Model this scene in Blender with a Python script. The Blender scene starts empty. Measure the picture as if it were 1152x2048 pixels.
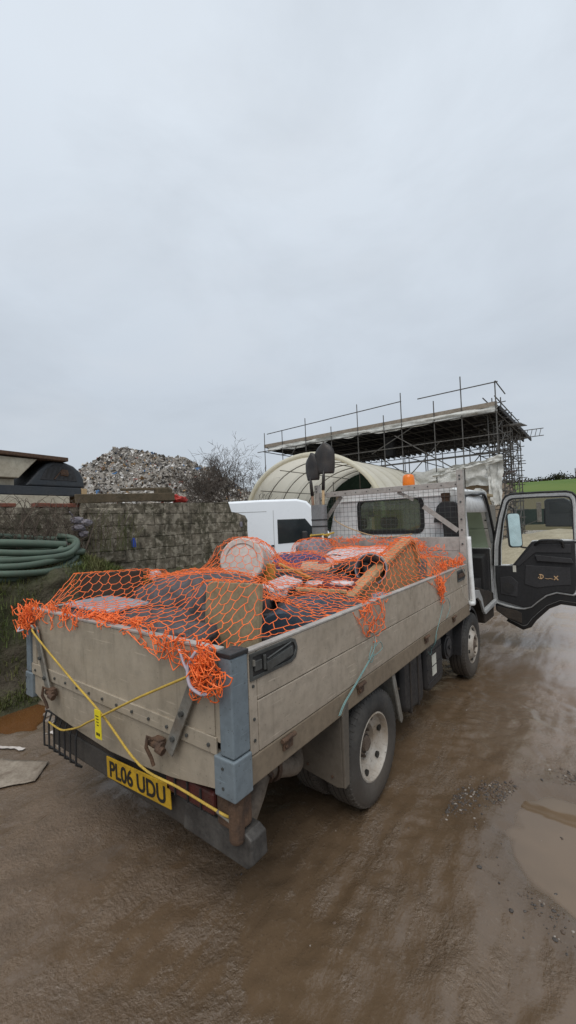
import bpy, bmesh, math, random
import numpy as np
from mathutils import Vector, Matrix, noise
from mathutils.bvhtree import BVHTree
random.seed(7)
PI = math.pi
sc = bpy.context.scene
col = sc.collection
V = Vector

# ------------------------------------------------------------------ helpers
class MB:
    """collects shapes and links them as ONE mesh object"""
    def __init__(s): s.v = []; s.f = []; s.m = []; s.c = []
    def add(s, vs, fs, mi=0):
        n = len(s.v); s.c.append((n, len(s.f))); s.v += [tuple(p) for p in vs]
        s.f += [tuple(i + n for i in f) for f in fs]; s.m += [mi] * len(fs); return s
    def box(s, x0, x1, y0, y1, z0, z1, mi=0, rot=None, piv=None):
        vs = [V((x, y, z)) for z in (z0, z1) for y in (y0, y1) for x in (x0, x1)]
        if rot is not None:
            c = V(piv) if piv else V(((x0+x1)/2, (y0+y1)/2, (z0+z1)/2))
            vs = [c + rot @ (p - c) for p in vs]
        return s.add(vs, [(0,2,3,1),(4,5,7,6),(0,1,5,4),(2,6,7,3),(0,4,6,2),(1,3,7,5)], mi)
    def tube(s, pts, r, n=8, mi=0, cap=True, closed=False):
        pts = [V(p) for p in pts]; m = len(pts)
        rs = r if isinstance(r, (list, tuple)) else [r]*m
        vs = []; up = None
        for i, p in enumerate(pts):
            if closed: t = pts[(i+1) % m] - pts[i-1]
            else: t = pts[min(i+1, m-1)] - pts[max(i-1, 0)]
            if t.length < 1e-9: t = V((0,0,1))
            t.normalize()
            if up is None:
                up = V((0,0,1)) if abs(t.z) < .9 else V((1,0,0))
            a = (up - t*up.dot(t))
            if a.length < 1e-6: a = t.orthogonal()
            a.normalize(); up = a; b = t.cross(a)
            for k in range(n):
                th = 2*PI*k/n
                vs.append(p + (a*math.cos(th) + b*math.sin(th))*rs[i])
        fs = []
        for i in range(m if closed else m-1):
            j = (i+1) % m
            for k in range(n):
                l = (k+1) % n
                fs.append((i*n+k, i*n+l, j*n+l, j*n+k))
        if cap and not closed:
            fs.append(tuple(range(n))[::-1]); fs.append(tuple((m-1)*n+k for k in range(n)))
        return s.add(vs, fs, mi)
    def bar(s, p, q, w, h=None, mi=0, up=(0,0,1)):
        p, q = V(p), V(q); h = h or w; t = (q-p).normalized(); u = V(up)
        if abs(t.dot(u)) > .98: u = V((1,0,0))
        a = t.cross(u).normalized(); b = a.cross(t)
        vs = [c + a*sx*w/2 + b*sz*h/2 for c in (p, q) for sz in (-1,1) for sx in (-1,1)]
        return s.add(vs, [(0,1,3,2),(4,6,7,5),(0,4,5,1),(2,3,7,6),(0,2,6,4),(1,5,7,3)], mi)
    def prism(s, poly, axis, a0, a1, mi=0):
        """poly: 2D points; axis x -> (y,z), y -> (x,z), z -> (x,y)"""
        def P(p, a):
            return {'x': (a, p[0], p[1]), 'y': (p[0], a, p[1]), 'z': (p[0], p[1], a)}[axis]
        n = len(poly); vs = [P(p, a0) for p in poly] + [P(p, a1) for p in poly]
        fs = [tuple(range(n)), tuple(range(2*n-1, n-1, -1))]
        fs += [(i, n+i, n+(i+1) % n, (i+1) % n) for i in range(n)]
        return s.add(vs, fs, mi)
    def ringprism(s, outer, inner, axis, a0, a1, mi=0):
        def P(p, a):
            return {'x': (a, p[0], p[1]), 'y': (p[0], a, p[1]), 'z': (p[0], p[1], a)}[axis]
        n = len(outer); vs = [P(p, a) for a in (a0, a1) for L in (outer, inner) for p in L]
        fs = []
        for i in range(n):
            j = (i+1) % n
            fs += [(i, j, n+j, n+i), (2*n+i, 3*n+i, 3*n+j, 2*n+j), (i, 2*n+i, 2*n+j, j), (n+i, n+j, 3*n+j, 3*n+i)]
        return s.add(vs, fs, mi)
    def lathe(s, prof, o, axis='x', n=32, mi=0):
        """prof: (radius, offset along axis)"""
        o = V(o); vs = []
        for r, a in prof:
            for k in range(n):
                t = 2*PI*k/n; c, d = r*math.cos(t), r*math.sin(t)
                vs.append(o + (V((a, c, d)) if axis == 'x' else V((d, a, c)) if axis == 'y' else V((c, d, a))))
        fs = [(i*n+k, i*n+(k+1) % n, (i+1)*n+(k+1) % n, (i+1)*n+k) for i in range(len(prof)-1) for k in range(n)]
        return s.add(vs, fs, mi)
    def cyl(s, p, q, r, n=12, mi=0, r2=None): return s.tube([p, q], [r, r if r2 is None else r2], n, mi)
    def builds(s, name, mats, parent=None, **k):
        """one object per collected shape"""
        out = []
        for i, (a, b) in enumerate(s.c):
            a2, b2 = s.c[i+1] if i+1 < len(s.c) else (len(s.v), len(s.f))
            m = MB(); m.v = s.v[a:a2]; m.f = [tuple(j-a for j in f) for f in s.f[b:b2]]; m.m = s.m[b:b2]
            out.append(m.build(name, mats, parent, **k))
        return out
    def build(s, name, mats, parent=None, smooth=False, bevel=0, seg=2, autos=None):
        me = bpy.data.meshes.new(name); me.from_pydata(s.v, [], s.f)
        mats = mats if isinstance(mats, (list, tuple)) else [mats]
        for m in mats: me.materials.append(m)
        if len(mats) > 1: me.polygons.foreach_set('material_index', s.m)
        bm = bmesh.new(); bm.from_mesh(me); bmesh.ops.recalc_face_normals(bm, faces=bm.faces); bm.to_mesh(me); bm.free()
        if smooth: me.shade_smooth()
        if autos: 
            me.shade_smooth(); me.set_sharp_from_angle(angle=math.radians(autos))
        me.update()
        o = bpy.data.objects.new(name, me); col.objects.link(o)
        if parent is not None:
            o.parent = parent; o.matrix_parent_inverse = Matrix.Translation(-V(parent.location)) if parent.type == 'EMPTY' else Matrix.Identity(4)
        if bevel:
            md = o.modifiers.new('bevel', 'BEVEL'); md.width = bevel; md.segments = seg; md.limit_method = 'ANGLE'; md.angle_limit = math.radians(40)
        return o
def tag(o, label=None, cat=None, group=None, kind=None):
    if label: o['label'] = label
    if cat: o['category'] = cat
    if group: o['group'] = group
    if kind: o['kind'] = kind
    return o
def empty(name, loc, label=None, cat=None, group=None):
    o = bpy.data.objects.new(name, None); col.objects.link(o); o.location = loc; o.empty_display_size = .1
    return tag(o, label, cat, group)
def rx(a): return Matrix.Rotation(math.radians(a), 3, 'X')
def ry(a): return Matrix.Rotation(math.radians(a), 3, 'Y')
def rz(a): return Matrix.Rotation(math.radians(a), 3, 'Z')
def nz(x, y, z=0, s=1): return noise.noise(V((x*s, y*s, z*s)))
def fb(x, y, z=0, s=1, o=4): return noise.fractal(V((x*s, y*s, z*s)), 1.0, 2.0, o)
def cat_rom(pts, k=6):
    pts = [V(p) for p in pts]; out = []
    for i in range(len(pts)-1):
        p0 = pts[max(i-1, 0)]; p1 = pts[i]; p2 = pts[i+1]; p3 = pts[min(i+2, len(pts)-1)]
        for j in range(k):
            t = j/k
            out.append(.5*((2*p1) + (p2-p0)*t + (2*p0-5*p1+4*p2-p3)*t*t + (3*p1-p0-3*p2+p3)*t**3))
    return out + [pts[-1]]
def blob(mb, c, r, seed=0, amp=.12, sc_=3, rot=None, sub=4, flat=None, crease=0, mi=0):
    """crumpled lump: displaced icosphere"""
    bm = bmesh.new(); bmesh.ops.create_icosphere(bm, subdivisions=sub, radius=1)
    vs = []
    for v in bm.verts:
        p = v.co.copy()
        e = .55
        q = V([math.copysign(abs(t)**e, t) for t in p])
        q = p.lerp(q, .6)
        d = amp*noise.fractal(p*sc_ + V((seed*7.1, seed*3.3, 0)), 1., 2., 3)
        if crease: d -= crease*abs(noise.noise(p*sc_*2.2 + V((seed, 9, 4))))
        q = q*(1+d); q = V((q.x*r[0], q.y*r[1], q.z*r[2]))
        if rot is not None: q = rot @ q
        q += V(c)
        if flat is not None: q.z = max(q.z, flat)
        vs.append(q)
    fs = [tuple(v.index for v in f.verts) for f in bm.faces]; bm.free()
    return mb.add(vs, fs, mi)

# ------------------------------------------------------------------ materials
class N:
    def __init__(s, m):
        s.t = m.node_tree; s.t.nodes.clear()
    def n(s, typ, **k):
        nd = s.t.nodes.new('ShaderNode'+typ)
        ins = k.pop('i', {})
        for a, b in k.items(): setattr(nd, a, b)
        for a, b in ins.items(): s.set(nd, a, b)
        return nd
    def set(s, nd, a, b):
        sk = nd.inputs[a]
        if isinstance(b, bpy.types.NodeSocket): s.t.links.new(b, sk)
        elif isinstance(b, bpy.types.Node): s.t.links.new(b.outputs[0], sk)
        else:
            if sk.type == 'RGBA' and len(b) == 3: b = (*b, 1)
            sk.default_value = b
    def noise(s, vec, scale, det=4, rough=.55, dist=0):
        return s.n('TexNoise', i={'Vector': vec, 'Scale': scale, 'Detail': det, 'Roughness': rough, 'Distortion': dist}).outputs[0]
    def mapping(s, vec, sc_=(1,1,1), rot=(0,0,0), loc=(0,0,0)):
        return s.n('Mapping', i={'Vector': vec, 'Scale': sc_, 'Rotation': rot, 'Location': loc}).outputs[0]
    def ramp(s, f, a, b, lo=0., hi=1.):
        return s.n('MapRange', i={0: f, 1: a, 2: b, 3: lo, 4: hi}).outputs[0]
    def mix(s, f, a, b, bt='MIX'):
        nd = s.n('Mix', data_type='RGBA', blend_type=bt)
        s.set(nd, 0, f); s.set(nd, 6, a); s.set(nd, 7, b); return nd.outputs[2]
    def math(s, op, a, b=0.):
        return s.n('Math', operation=op, i={0: a, 1: b}).outputs[0]
    def bump(s, h, st, dist=.01, nrm=None):
        nd = s.n('Bump', i={'Strength': st, 'Distance': dist, 'Height': h})
        if nrm is not None: s.set(nd, 'Normal', nrm)
        return nd.outputs[0]
    def out(s, sh): s.t.links.new(sh.outputs[0] if isinstance(sh, bpy.types.Node) else sh, s.n('OutputMaterial').inputs[0])
    def pbr(s, **k): return s.n('BsdfPrincipled', i=k)
def newmat(name):
    m = bpy.data.materials.new(name); m.use_nodes = True; return m, N(m)
MUD = (.135, .098, .066)
def dirty(name, c, c2=None, scale=4., rough=.6, metal=0., bump=.2, bs=40., bd=.004, streak=0., sc2=None, mud=0., mudtop=1., spec=.4, speck=0., dent=0.):
    m, N_ = newmat(name)
    c2 = c2 or tuple(x*.55 for x in c)
    pos = N_.n('NewGeometry').outputs['Position']
    n1 = N_.noise(pos, scale, 6, .62); f = N_.ramp(n1, .36, .68)
    cc = N_.mix(f, c, c2)
    n2 = N_.noise(pos, scale*7, 4, .6)
    cc = N_.mix(N_.ramp(n2, .45, .75, 0, .45), cc, sc2 or tuple(x*.5 for x in c2))
    if streak:
        ns = N_.noise(N_.mapping(pos, (9, 9, .7)), 1.7, 8, .72, .4)
        cc = N_.mix(N_.ramp(ns, .54, .80, 0, streak*.75), cc, tuple(x*.35 for x in c2))
    if speck:
        nk = N_.noise(pos, 70, 2, .5); cc = N_.mix(N_.ramp(nk, .66, .72, 0, speck), cc, (.03,.024,.02))
    rg = N_.ramp(n2, .3, .7, max(rough-.12, .03), min(rough+.15, 1))
    if mud:
        z = N_.n('SeparateXYZ', i={0: pos}).outputs[2]
        g = N_.ramp(N_.math('ADD', z, N_.math('MULTIPLY', N_.math('SUBTRACT', n1, .5), .9)), mudtop, mudtop-.75, 0, mud)
        cc = N_.mix(g, cc, MUD)
        rg = N_.mix(g, rg, (.75,.75,.75))
    b = N_.bump(N_.noise(pos, bs, 4, .6), bump, bd)
    if dent:
        b = N_.bump(N_.noise(pos, 3.2, 3, .5), dent, .05, b)
        sc_r = N_.noise(N_.mapping(pos, (3, 3, 60), (.35,.2,.1)), 1.5, 3, .5)
        cc = N_.mix(N_.ramp(sc_r, .66, .70, 0, .35), cc, tuple(min(1, x*1.7) for x in c))
    N_.out(N_.pbr(**{'Base Color': cc, 'Roughness': rg, 'Metallic': metal, 'Normal': b, 'Specular IOR Level': spec}))
    return m
def glass(name, tint=(.8,.85,.8), refl=1., dens=.25):
    m, N_ = newmat(name)
    fr = N_.n('Fresnel', i={'IOR': 1.5})
    tr = N_.n('BsdfTransparent', i={'Color': tint}); gl = N_.n('BsdfGlossy', i={'Color': (refl,)*3, 'Roughness': .04})
    df = N_.n('BsdfDiffuse', i={'Color': tuple(t*.62 for t in tint)})
    a = N_.n('MixShader', i={0: dens, 1: tr, 2: df})
    N_.out(N_.n('MixShader', i={0: fr.outputs[0], 1: a.outputs[0], 2: gl.outputs[0]}))
    return m
M = {}
M['alu'] = dirty('tray_aluminium', (.44,.375,.30), (.34,.285,.22), 2.2, .55, .12, .12, 60, .003, streak=.6, mud=.85, mudtop=1.02, speck=.4, dent=.3)
M['tail'] = dirty('tailgate_aluminium', (.42,.36,.28), (.33,.28,.21), 1.8, .55, .12, .1, 60, .003, streak=.8, mud=.55, mudtop=.9, speck=.4, dent=.35)
M['alu_clean'] = dirty('headboard_aluminium', (.45,.42,.385), (.33,.30,.27), 3, .5, .2, .1, 60, .003, streak=.4, speck=.4, dent=.2)
M['rail'] = dirty('tray_rail', (.26,.205,.145), (.18,.14,.098), 3, .65, .1, .3, 50, .004, streak=.35, mud=.5, mudtop=1.0)
M['steel_blue'] = dirty('corner_post_paint', (.185,.225,.25), (.15,.18,.20), 3, .45, .0, .1, 60, .002, streak=.4, speck=.6, dent=.2, mud=.35, mudtop=.95)
M['steel_dark'] = dirty('grey_steel', (.11,.115,.112), (.07,.07,.065), 6, .45, .4, .2, 60, .003)
M['galv'] = dirty('galvanised_steel', (.26,.255,.23), (.15,.12,.09), 7, .5, .3, .3, 50, .004, streak=.3)
M['rust'] = dirty('rusty_steel', (.13,.075,.045), (.06,.04,.03), 14, .85, .1, .6, 60, .006)
M['black'] = dirty('black_plastic', (.022,.022,.024), (.035,.033,.031), 5, .5, 0, .2, 60, .003)
M['black_gloss'] = dirty('black_trim', (.02,.02,.022), (.03,.03,.03), 5, .3, 0, .1, 60, .002)
M['chassis'] = dirty('muddy_chassis', (.03,.025,.021), (.055,.042,.032), 5, .8, 0, .6, 40, .008)
M['tank'] = dirty('muddy_black_tank', (.022,.022,.024), (.035,.032,.03), 4, .42, 0, .3, 40, .006, mud=.18, mudtop=.45, spec=.25)
M['tyre'] = dirty('tyre_rubber', (.028,.028,.028), (.075,.068,.06), 4, .75, 0, .4, 45, .006, mud=.5, mudtop=.55)
M['rim'] = dirty('dirty_white_rim', (.52,.49,.44), (.30,.24,.18), 5, .5, 0, .25, 50, .004, mud=.35, mudtop=.55, speck=.5)
M['hub'] = dirty('brown_hub', (.16,.12,.09), (.09,.065,.048), 14, .8, 0, .7, 60, .008)
M['flap'] = dirty('muddy_mudguard', (.135,.117,.094), (.10,.083,.065), 2.5, .7, 0, .3, 40, .004, mud=.5, mudtop=.7)
M['bumper'] = dirty('weathered_black_bumper', (.035,.033,.031), (.07,.062,.054), 5, .65, 0, .4, 40, .006, streak=.0, mud=.3, mudtop=.6)
M['bumper_end'] = dirty('scraped_bumper_end', (.085,.078,.07), (.035,.031,.028), 9, .65, 0, .5, 40, .006, streak=.7)
M['redlamp'] = dirty('dirty_red_lamp', (.09,.02,.018), (.05,.025,.02), 9, .35, 0, .2, 50, .003)
M['pipe'] = dirty('muddy_exhaust', (.19,.15,.115), (.12,.095,.072), 7, .75, .1, .5, 50, .005)
M['white'] = dirty('cab_white', (.80,.81,.81), (.70,.70,.68), 2, .38, 0, .05, 30, .002, streak=.25)
M['white_clean'] = dirty('van_white', (.80,.83,.86), (.78,.81,.84), .8, .35, 0, 0, 30, .001, sc2=(.74,.77,.80))
M['frame_grey'] = dirty('door_frame_grey', (.42,.43,.43), (.33,.33,.32), 4, .4, 0, .1, 40, .002)
M['trim'] = dirty('door_trim_dark', (.024,.0235,.025), (.018,.0175,.018), 5, .55, 0, .25, 120, .002)
M['trim2'] = dirty('door_trim_grey', (.04,.039,.041), (.03,.029,.03), 5, .5, 0, .25, 120, .002)
M['seal'] = dirty('rubber_seal', (.012,.012,.013), (.02,.019,.018), 8, .55)
M['interior'] = dirty('cab_interior', (.02,.02,.021), (.03,.028,.026), 5, .7)
M['headlining'] = dirty('cab_headlining', (.30,.285,.22), (.24,.225,.17), 3, .8)
M['glass_rear'] = glass('rear_window_glass', (.62,.66,.56), 1, .1)
M['glass_green'] = glass('windscreen_glass', (.66,.80,.60), .6, .5)
M['glass_clear'] = glass('door_glass', (.93,.95,.92), .5, .015)
M['glass_dark'] = dirty('dark_window_glass', (.015,.02,.023), (.03,.035,.035), 1.5, .08, 0, 0, 30, .001)
def simple(name, c, rough=.5, metal=0., em=None):
    m, N_ = newmat(name); pos = N_.n('NewGeometry').outputs['Position']
    n1 = N_.noise(pos, 9, 4)
    N_.out(N_.pbr(**{'Base Color': N_.mix(N_.ramp(n1, .35, .7), c, tuple(x*.8 for x in c)), 'Roughness': rough, 'Metallic': metal}))
    return m
M['plate'] = dirty('yellow_plate', (.58,.35,.02), (.42,.245,.02), 6, .5, 0, .05, 40, .001, streak=.6, speck=.4)
M['ink'] = simple('black_ink', (.015,.014,.012), .5)
M['rope'] = dirty('yellow_rope', (.58,.39,.06), (.40,.27,.06), 12, .75, 0, .8, 130, .004)
M['tagy'] = simple('yellow_tag', (.80,.66,.02), .5)
M['net'] = dirty('orange_net', (.93,.19,.035), (.86,.15,.03), 3.5, .6, 0, 0, 30, .001, sc2=(.60,.16,.06))
M['cordgrey'] = simple('grey_cord', (.45,.40,.45), .8)
M['teal'] = simple('teal_twine', (.17,.29,.28), .75)
M['cream'] = simple('cream_cord', (.62,.60,.52), .7)
M['amber'] = simple('amber_lens', (.80,.19,.01), .25)
M['mirror'] = simple('mirror_glass', (.72,.84,.84), .05, 1.)
M['duct'] = dirty('grey_plastic_duct', (.23,.235,.24), (.18,.18,.18), 5, .5)
M['wood'] = dirty('shaft_wood', (.50,.36,.20), (.38,.25,.13), 6, .6)
M['wood_dark'] = dirty('shaft_wood_dark', (.25,.14,.085), (.17,.095,.06), 6, .6)
M['blade'] = dirty('shovel_steel', (.035,.034,.035), (.06,.052,.046), 8, .5, .3)
M['decal'] = simple('gold_decal', (.55,.36,.20), .5)
# ------------------------------------------------------------------ the flatbed truck
T = empty('flatbed_truck', (-1.0, 2.0, 0), 'muddy dropside flatbed truck with its cab door open, loaded under an orange net', 'truck')
W = 2.0; L = 3.72
# tray floor and rails
mb = MB(); mb.box(-W+.03, -.03, .05, L, .82, .86); mb.build('tray_floor', M['rail'], T)
mb = MB()
mb.box(-.05, .0, .092, L+.02, .745, .868); mb.box(-W, -W+.05, .092, L+.02, .745, .868); mb.builds('side_rail', M['rail'], T, bevel=.006)
# right dropside: three planks with joints
def dropside(x0, x1, sgn):
    mb = MB(); y0, y1 = .15, L-.02
    mb.box(x0, x1, y0, y1, .872, 1.088); mb.box(x0, x1, y0, y1, 1.092, 1.305)
    mb.box(x0-.004*0, x1, .094, .147, .872, 1.305)
    p = mb.build('side_panel', M['alu'], T, bevel=.004)
    c = MB(); c.box(x0-.003, x1+.003, .094, y1, 1.306, 1.318); c.build('top_capping', M['alu_clean'], p, bevel=.003)
    b = MB(); xs = x1 if sgn > 0 else x0
    for z in (.93, 1.02, 1.16): b.cyl((xs-.002*sgn, .12, z), (xs+.005*sgn, .12, z), .007, 8)
    b.builds('rivet', M['steel_dark'], p)
    return p
SP = dropside(-.035, 0., 1)
dropside(-W, -W+.035, -1)
# recessed latches on the right side
def latch(y0, y1, z0, z1, par, big):
    r = .012
    o = [(y0, z0), (y0, z1), (y1-.05, z1), (y1-.015, z1-.015), (y1, z1-.05), (y1, z0+.05), (y1-.015, z0+.015), (y1-.05, z0)]
    cy, cz = (y0+y1)/2, (z0+z1)/2
    i_ = [(cy+(p[0]-cy)*.90, cz+(p[1]-cz)*.72) for p in o]
    mb = MB(); mb.ringprism(o, i_, 'x', .0015, .008)
    lt = mb.build('latch_recess', M['steel_dark'], par, bevel=.002)
    mb = MB(); mb.prism(i_, 'x', .0008, .0025); mb.build('recess_back', M['black'], lt)
    h = MB()
    if big:
        h.box(.004, .018, y0+.10, y1-.05, cz-.030, cz+.012, rot=rx(7)); h.cyl((.012, y0+.09, cz-.03), (.012, y0+.09, cz+.035), .008, 8)
        h.cyl((.02, y0+.10, cz+.016), (.014, y1-.06, cz+.042), .004, 6)
        h.box(.004, .015, y0+.025, y0+.07, cz-.02, cz+.022)
    else: h.box(.004, .014, y0+.03, y1-.03, cz-.02, cz+.02)
    h.build('latch_handle', M['steel_dark'] if big else M['rust'], lt, bevel=.002)
    if big:
        s = MB(); s.box(.005, .016, y0+.015, y0+.024, cz+.005, cz+.03); s.build('latch_spring', M['galv'], lt)
latch(.10, .445, 1.185, 1.302, SP, True)
latch(3.30, 3.60, 1.165, 1.285, SP, False)
# hinges on the rail
for y in (.34, 1.08, 2.28, 3.1):
    mb = MB(); mb.box(.0015, .012, y-.035, y+.035, .80, .855); mb.cyl((.014, y-.05, .852), (.014, y+.05, .852), .011, 10)
    mb.cyl((.012, y-.02, .82), (.02, y-.02, .82), .009, 8); mb.build('hinge', M['rust'], T, bevel=.002)
# corner posts
def post(x0, x1):
    mb = MB(); mb.box(x0, x1, -.012, .09, .905, 1.312); p = mb.build('corner_post', M['steel_blue'], T, bevel=.008, seg=3)
    mb = MB(); e = .006; mb.box(x0-e-.03*(x0 > -1), x1+e+.03*(x0 < -1), -.018, .094, .735, .90); q = mb.build('post_foot', M['steel_blue'], p, bevel=.008, seg=3)
    mb = MB(); mb.box(x0-.004, x1+.004, -.016, .094, 1.3125, 1.332); mb.build('post_cap', M['black'], p, bevel=.004)
    mb = MB()
    for z in (.78, .86): mb.cyl(((x0+x1)/2-.02, -.017, z), ((x0+x1)/2-.02, -.023, z), .006, 8)
    mb.builds('post_bolt', M['steel_dark'], q)
    return p
PR = post(-.075, .004); post(-W-.004, -W+.06)
mb = MB(); mb.box(-.105, -.068, -.03, -.014, 1.20, 1.30); mb.cyl((-.13, -.03, 1.27), (-.07, -.03, 1.27), .012, 10); mb.cyl((-.125, -.03, 1.25), (-.125, -.03, 1.20), .009, 8)
mb.box(-.10, -.075, -.042, -.03, 1.21, 1.245); mb.build('post_catch', M['galv'], PR, bevel=.004)
# tailgate
TG = MB(); TG.box(-W+.068, -.082, .0, .035, .945, 1.325); TGO = TG.build('tailgate', M['tail'], T, bevel=.004)
xs = [-1.93, -1.65, -1.3, -.96, -.7, -.43, -.11, -.10]; zs = [.77, .69, .665, .65, .665, .69, .745, .75]
mb = MB(); mb.prism([(x, z) for x, z in zip(xs, zs)] + [(-.10, .9), (-1.93, .9)], 'y', .002, .03); mb.build('tailgate_skirt', M['tail'], TGO, bevel=.003)
mb = MB(); mb.box(-1.925, -.10, -.010, .001, .895, .968); mb.build('tailgate_strip', M['tail'], TGO, bevel=.003)
mb = MB()
for i in range(13):
    x = -1.86 + i*.143; mb.cyl((x, -.011, .93), (x, -.018, .93), .008, 8)
mb.builds('strip_bolt', M['steel_dark'], TGO)
mb = MB()
for x in (-.135, -1.88): mb.box(x-.025, x+.025, -.006, -.0005, .97, 1.32)
mb.builds('edge_strip', M['tail'], TGO, bevel=.002)
mb = MB(); mb.box(-W+.066, -.080, -.004, .038, 1.326, 1.34); mb.build('top_capping', M['alu_clean'], TGO, bevel=.003)
def brace(p, q, hx):
    mb = MB(); mb.bar((p[0], -.022, p[1]), (q[0], -.034, q[1]), .058, .010, up=(0,-1,0))
    b = mb.build('tailgate_brace', M['galv'], TGO, bevel=.002)
    mb = MB()
    for t in (.06, .5, .82):
        x = p[0]+(q[0]-p[0])*t; z = p[1]+(q[1]-p[1])*t; mb.cyl((x, -.03, z), (x, -.048, z), .012, 8)
    mb.builds('brace_bolt', M['steel_dark'], b)
    mb = MB(); mb.box(hx-.03, hx+.03, -.05, -.012, .83, .875); mb.cyl((hx-.045, -.04, .85), (hx+.045, -.04, .85), .02, 10)
    mb.tube([(hx-.02, -.05, .87), (hx-.03, -.07, .89), (hx-.035, -.075, .84), (hx-.02, -.06, .79), (hx-.01, -.055, .755)], .009, 8)
    mb.cyl((hx+.02, -.055, .845), (hx+.06, -.05, .835), .018, 10); mb.build('tailgate_hinge', M['rust'], b, bevel=.003)
brace((-.185, 1.23), (-.39, .835), -.47)
brace((-1.82, 1.22), (-1.62, .86), -1.57)
# bumper, plate and lamps
mb = MB(); o = [(-1.80, .43), (-1.80, .57), (-.02, .565), (.015, .55), (.02, .46), (-.01, .43)]
mb.prism(o, 'y', .06, .15); BU = mb.build('rear_bumper', M['bumper'], T, bevel=.012)
mb = MB(); mb.prism([(-.42, .432), (-.40, .567), (-.015, .5675), (.021, .55), (.026, .455), (-.008, .424)], 'y', .054, .152); mb.build('bumper_end', M['bumper_end'], BU, bevel=.007)
mb = MB(); mb.box(-1.75, -.07, .055, .13, .575, .72); mb.build('rear_crossmember', M['chassis'], T, bevel=.008)
mb = MB(); mb.box(-.50, -.16, .02, .054, .60, .70); LA = mb.build('rear_lamp', M['redlamp'], T, bevel=.012)
mb = MB(); 
for x in (-.42, -.33, -.24): mb.box(x-.004, x+.004, .012, .02, .605, .695)
mb.builds('lamp_rib', M['black'], LA)
mb = MB(); mb.box(-.15, -.02, .02, .12, .575, .735); mb.cyl((-.045, .04, .53), (-.045, .04, .70), .033, 12); mb.build('lamp_bracket', M['rust'], T, bevel=.02, seg=3)
mb = MB(); mb.box(-1.76, -1.42, .06, .07, .58, .68); mb.build('rear_lamp', M['redlamp'], T, bevel=.01)
mb = MB()
for i in range(7):
    x = -1.80+i*.072; mb.tube([(x, .03, .66), (x, .01, .60), (x, .01, .44), (x, .045, .415)], .006, 6)
mb.cyl((-1.80, .03, .66), (-1.37, .03, .66), .006, 6); mb.cyl((-1.80, .045, .415), (-1.37, .045, .415), .006, 6)
mb.build('lamp_guard', M['black'], T)
def text(body, name, mat, sx, sz, mtx, parent, off=0.):
    cu = bpy.data.curves.new(name, 'FONT'); cu.body = body; cu.size = 1; cu.align_x = 'CENTER'; cu.align_y = 'CENTER'; cu.extrude = .01; cu.offset = off
    t = bpy.data.objects.new(name, cu); col.objects.link(t); bpy.context.view_layer.update()
    me = bpy.data.meshes.new_from_object(t.evaluated_get(bpy.context.evaluated_depsgraph_get())); me.name = name
    bpy.data.objects.remove(t)
    xs_ = [v.co.x for v in me.vertices]; ys_ = [v.co.y for v in me.vertices]
    w, h = max(xs_)-min(xs_), max(ys_)-min(ys_); cx, cy = (max(xs_)+min(xs_))/2, (max(ys_)+min(ys_))/2
    for v in me.vertices: v.co = mtx @ V(((v.co.x-cx)/w*sx, (v.co.y-cy)/h*sz, v.co.z*.1))
    me.materials.clear(); me.materials.append(mat)
    o = bpy.data.objects.new(name, me); col.objects.link(o); o.parent = parent
    o.matrix_parent_inverse = Matrix.Identity(4) if parent.type != 'EMPTY' else Matrix.Translation(-V(parent.location))
    return o
ang = 3.6
mb = MB(); mb.box(-1.035, -.465, .02, .028, .497, .613, rot=ry(-ang)); PL = mb.build('number_plate', M['plate'], T, bevel=.004)
mp = Matrix.Translation((-.75, .0185, .555)) @ Matrix.Rotation(math.radians(-ang), 4, 'Y') @ Matrix.Rotation(PI/2, 4, 'X')
text('PL06 UDU', 'plate_lettering', M['ink'], .50, .086, mp, PL, .02)
# chassis, axle, exhaust
mb = MB()
for x in (-.62, -1.38): mb.box(x-.04, x+.04, .12, 5.2, .56, .74)
for y in (.3, .9, 1.6, 2.3, 3.0, 3.6): mb.box(-W+.08, -.08, y-.03, y+.03, .742, .815)
mb.cyl((-1.9, 1.312, .361), (-.1, 1.312, .361), .06, 12); blob(mb, (-1, 1.312, .36), (.17, .17, .17), sub=2, amp=0)
mb.cyl((-1.9, 3.925, .361), (-.1, 3.925, .361), .05, 12)
for x in (-.62, -1.38):
    mb.tube([(x, .7, .52), (x, 1.0, .45), (x, 1.312, .43), (x, 1.65, .45), (x, 1.95, .52)], .035, 6)
mb.cyl((-1.0, 1.4, .38), (-1.0, 3.6, .5), .045, 10)
mb.box(-1.7, -1.2, 2.0, 3.1, .35, .68); mb.build('chassis', M['chassis'], T)
mb = MB(); mb.tube(cat_rom([(-.20, .22, .40), (-.22, .34, .50), (-.25, .45, .56), (-.22, .56, .535), (-.22, .68, .50), (-.35, .78, .55), (-.7, .9, .58)], 6), .052, 14)
mb.tube(cat_rom([(-.205, .245, .42), (-.19, .17, .37)], 3), [.05,.052,.055,.058], 14); EX = mb.build('exhaust_pipe', M['pipe'], T, smooth=True)
mb = MB()
for p, q in (((-.24, .425, .545), (-.245, .445, .557)), ((-.23, .50, .553), (-.225, .52, .547))): mb.cyl(p, q, .06, 14)
mb.box(-.24, -.22, .40, .43, .58, .70); mb.build('exhaust_clamp', M['rust'], EX)
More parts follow.
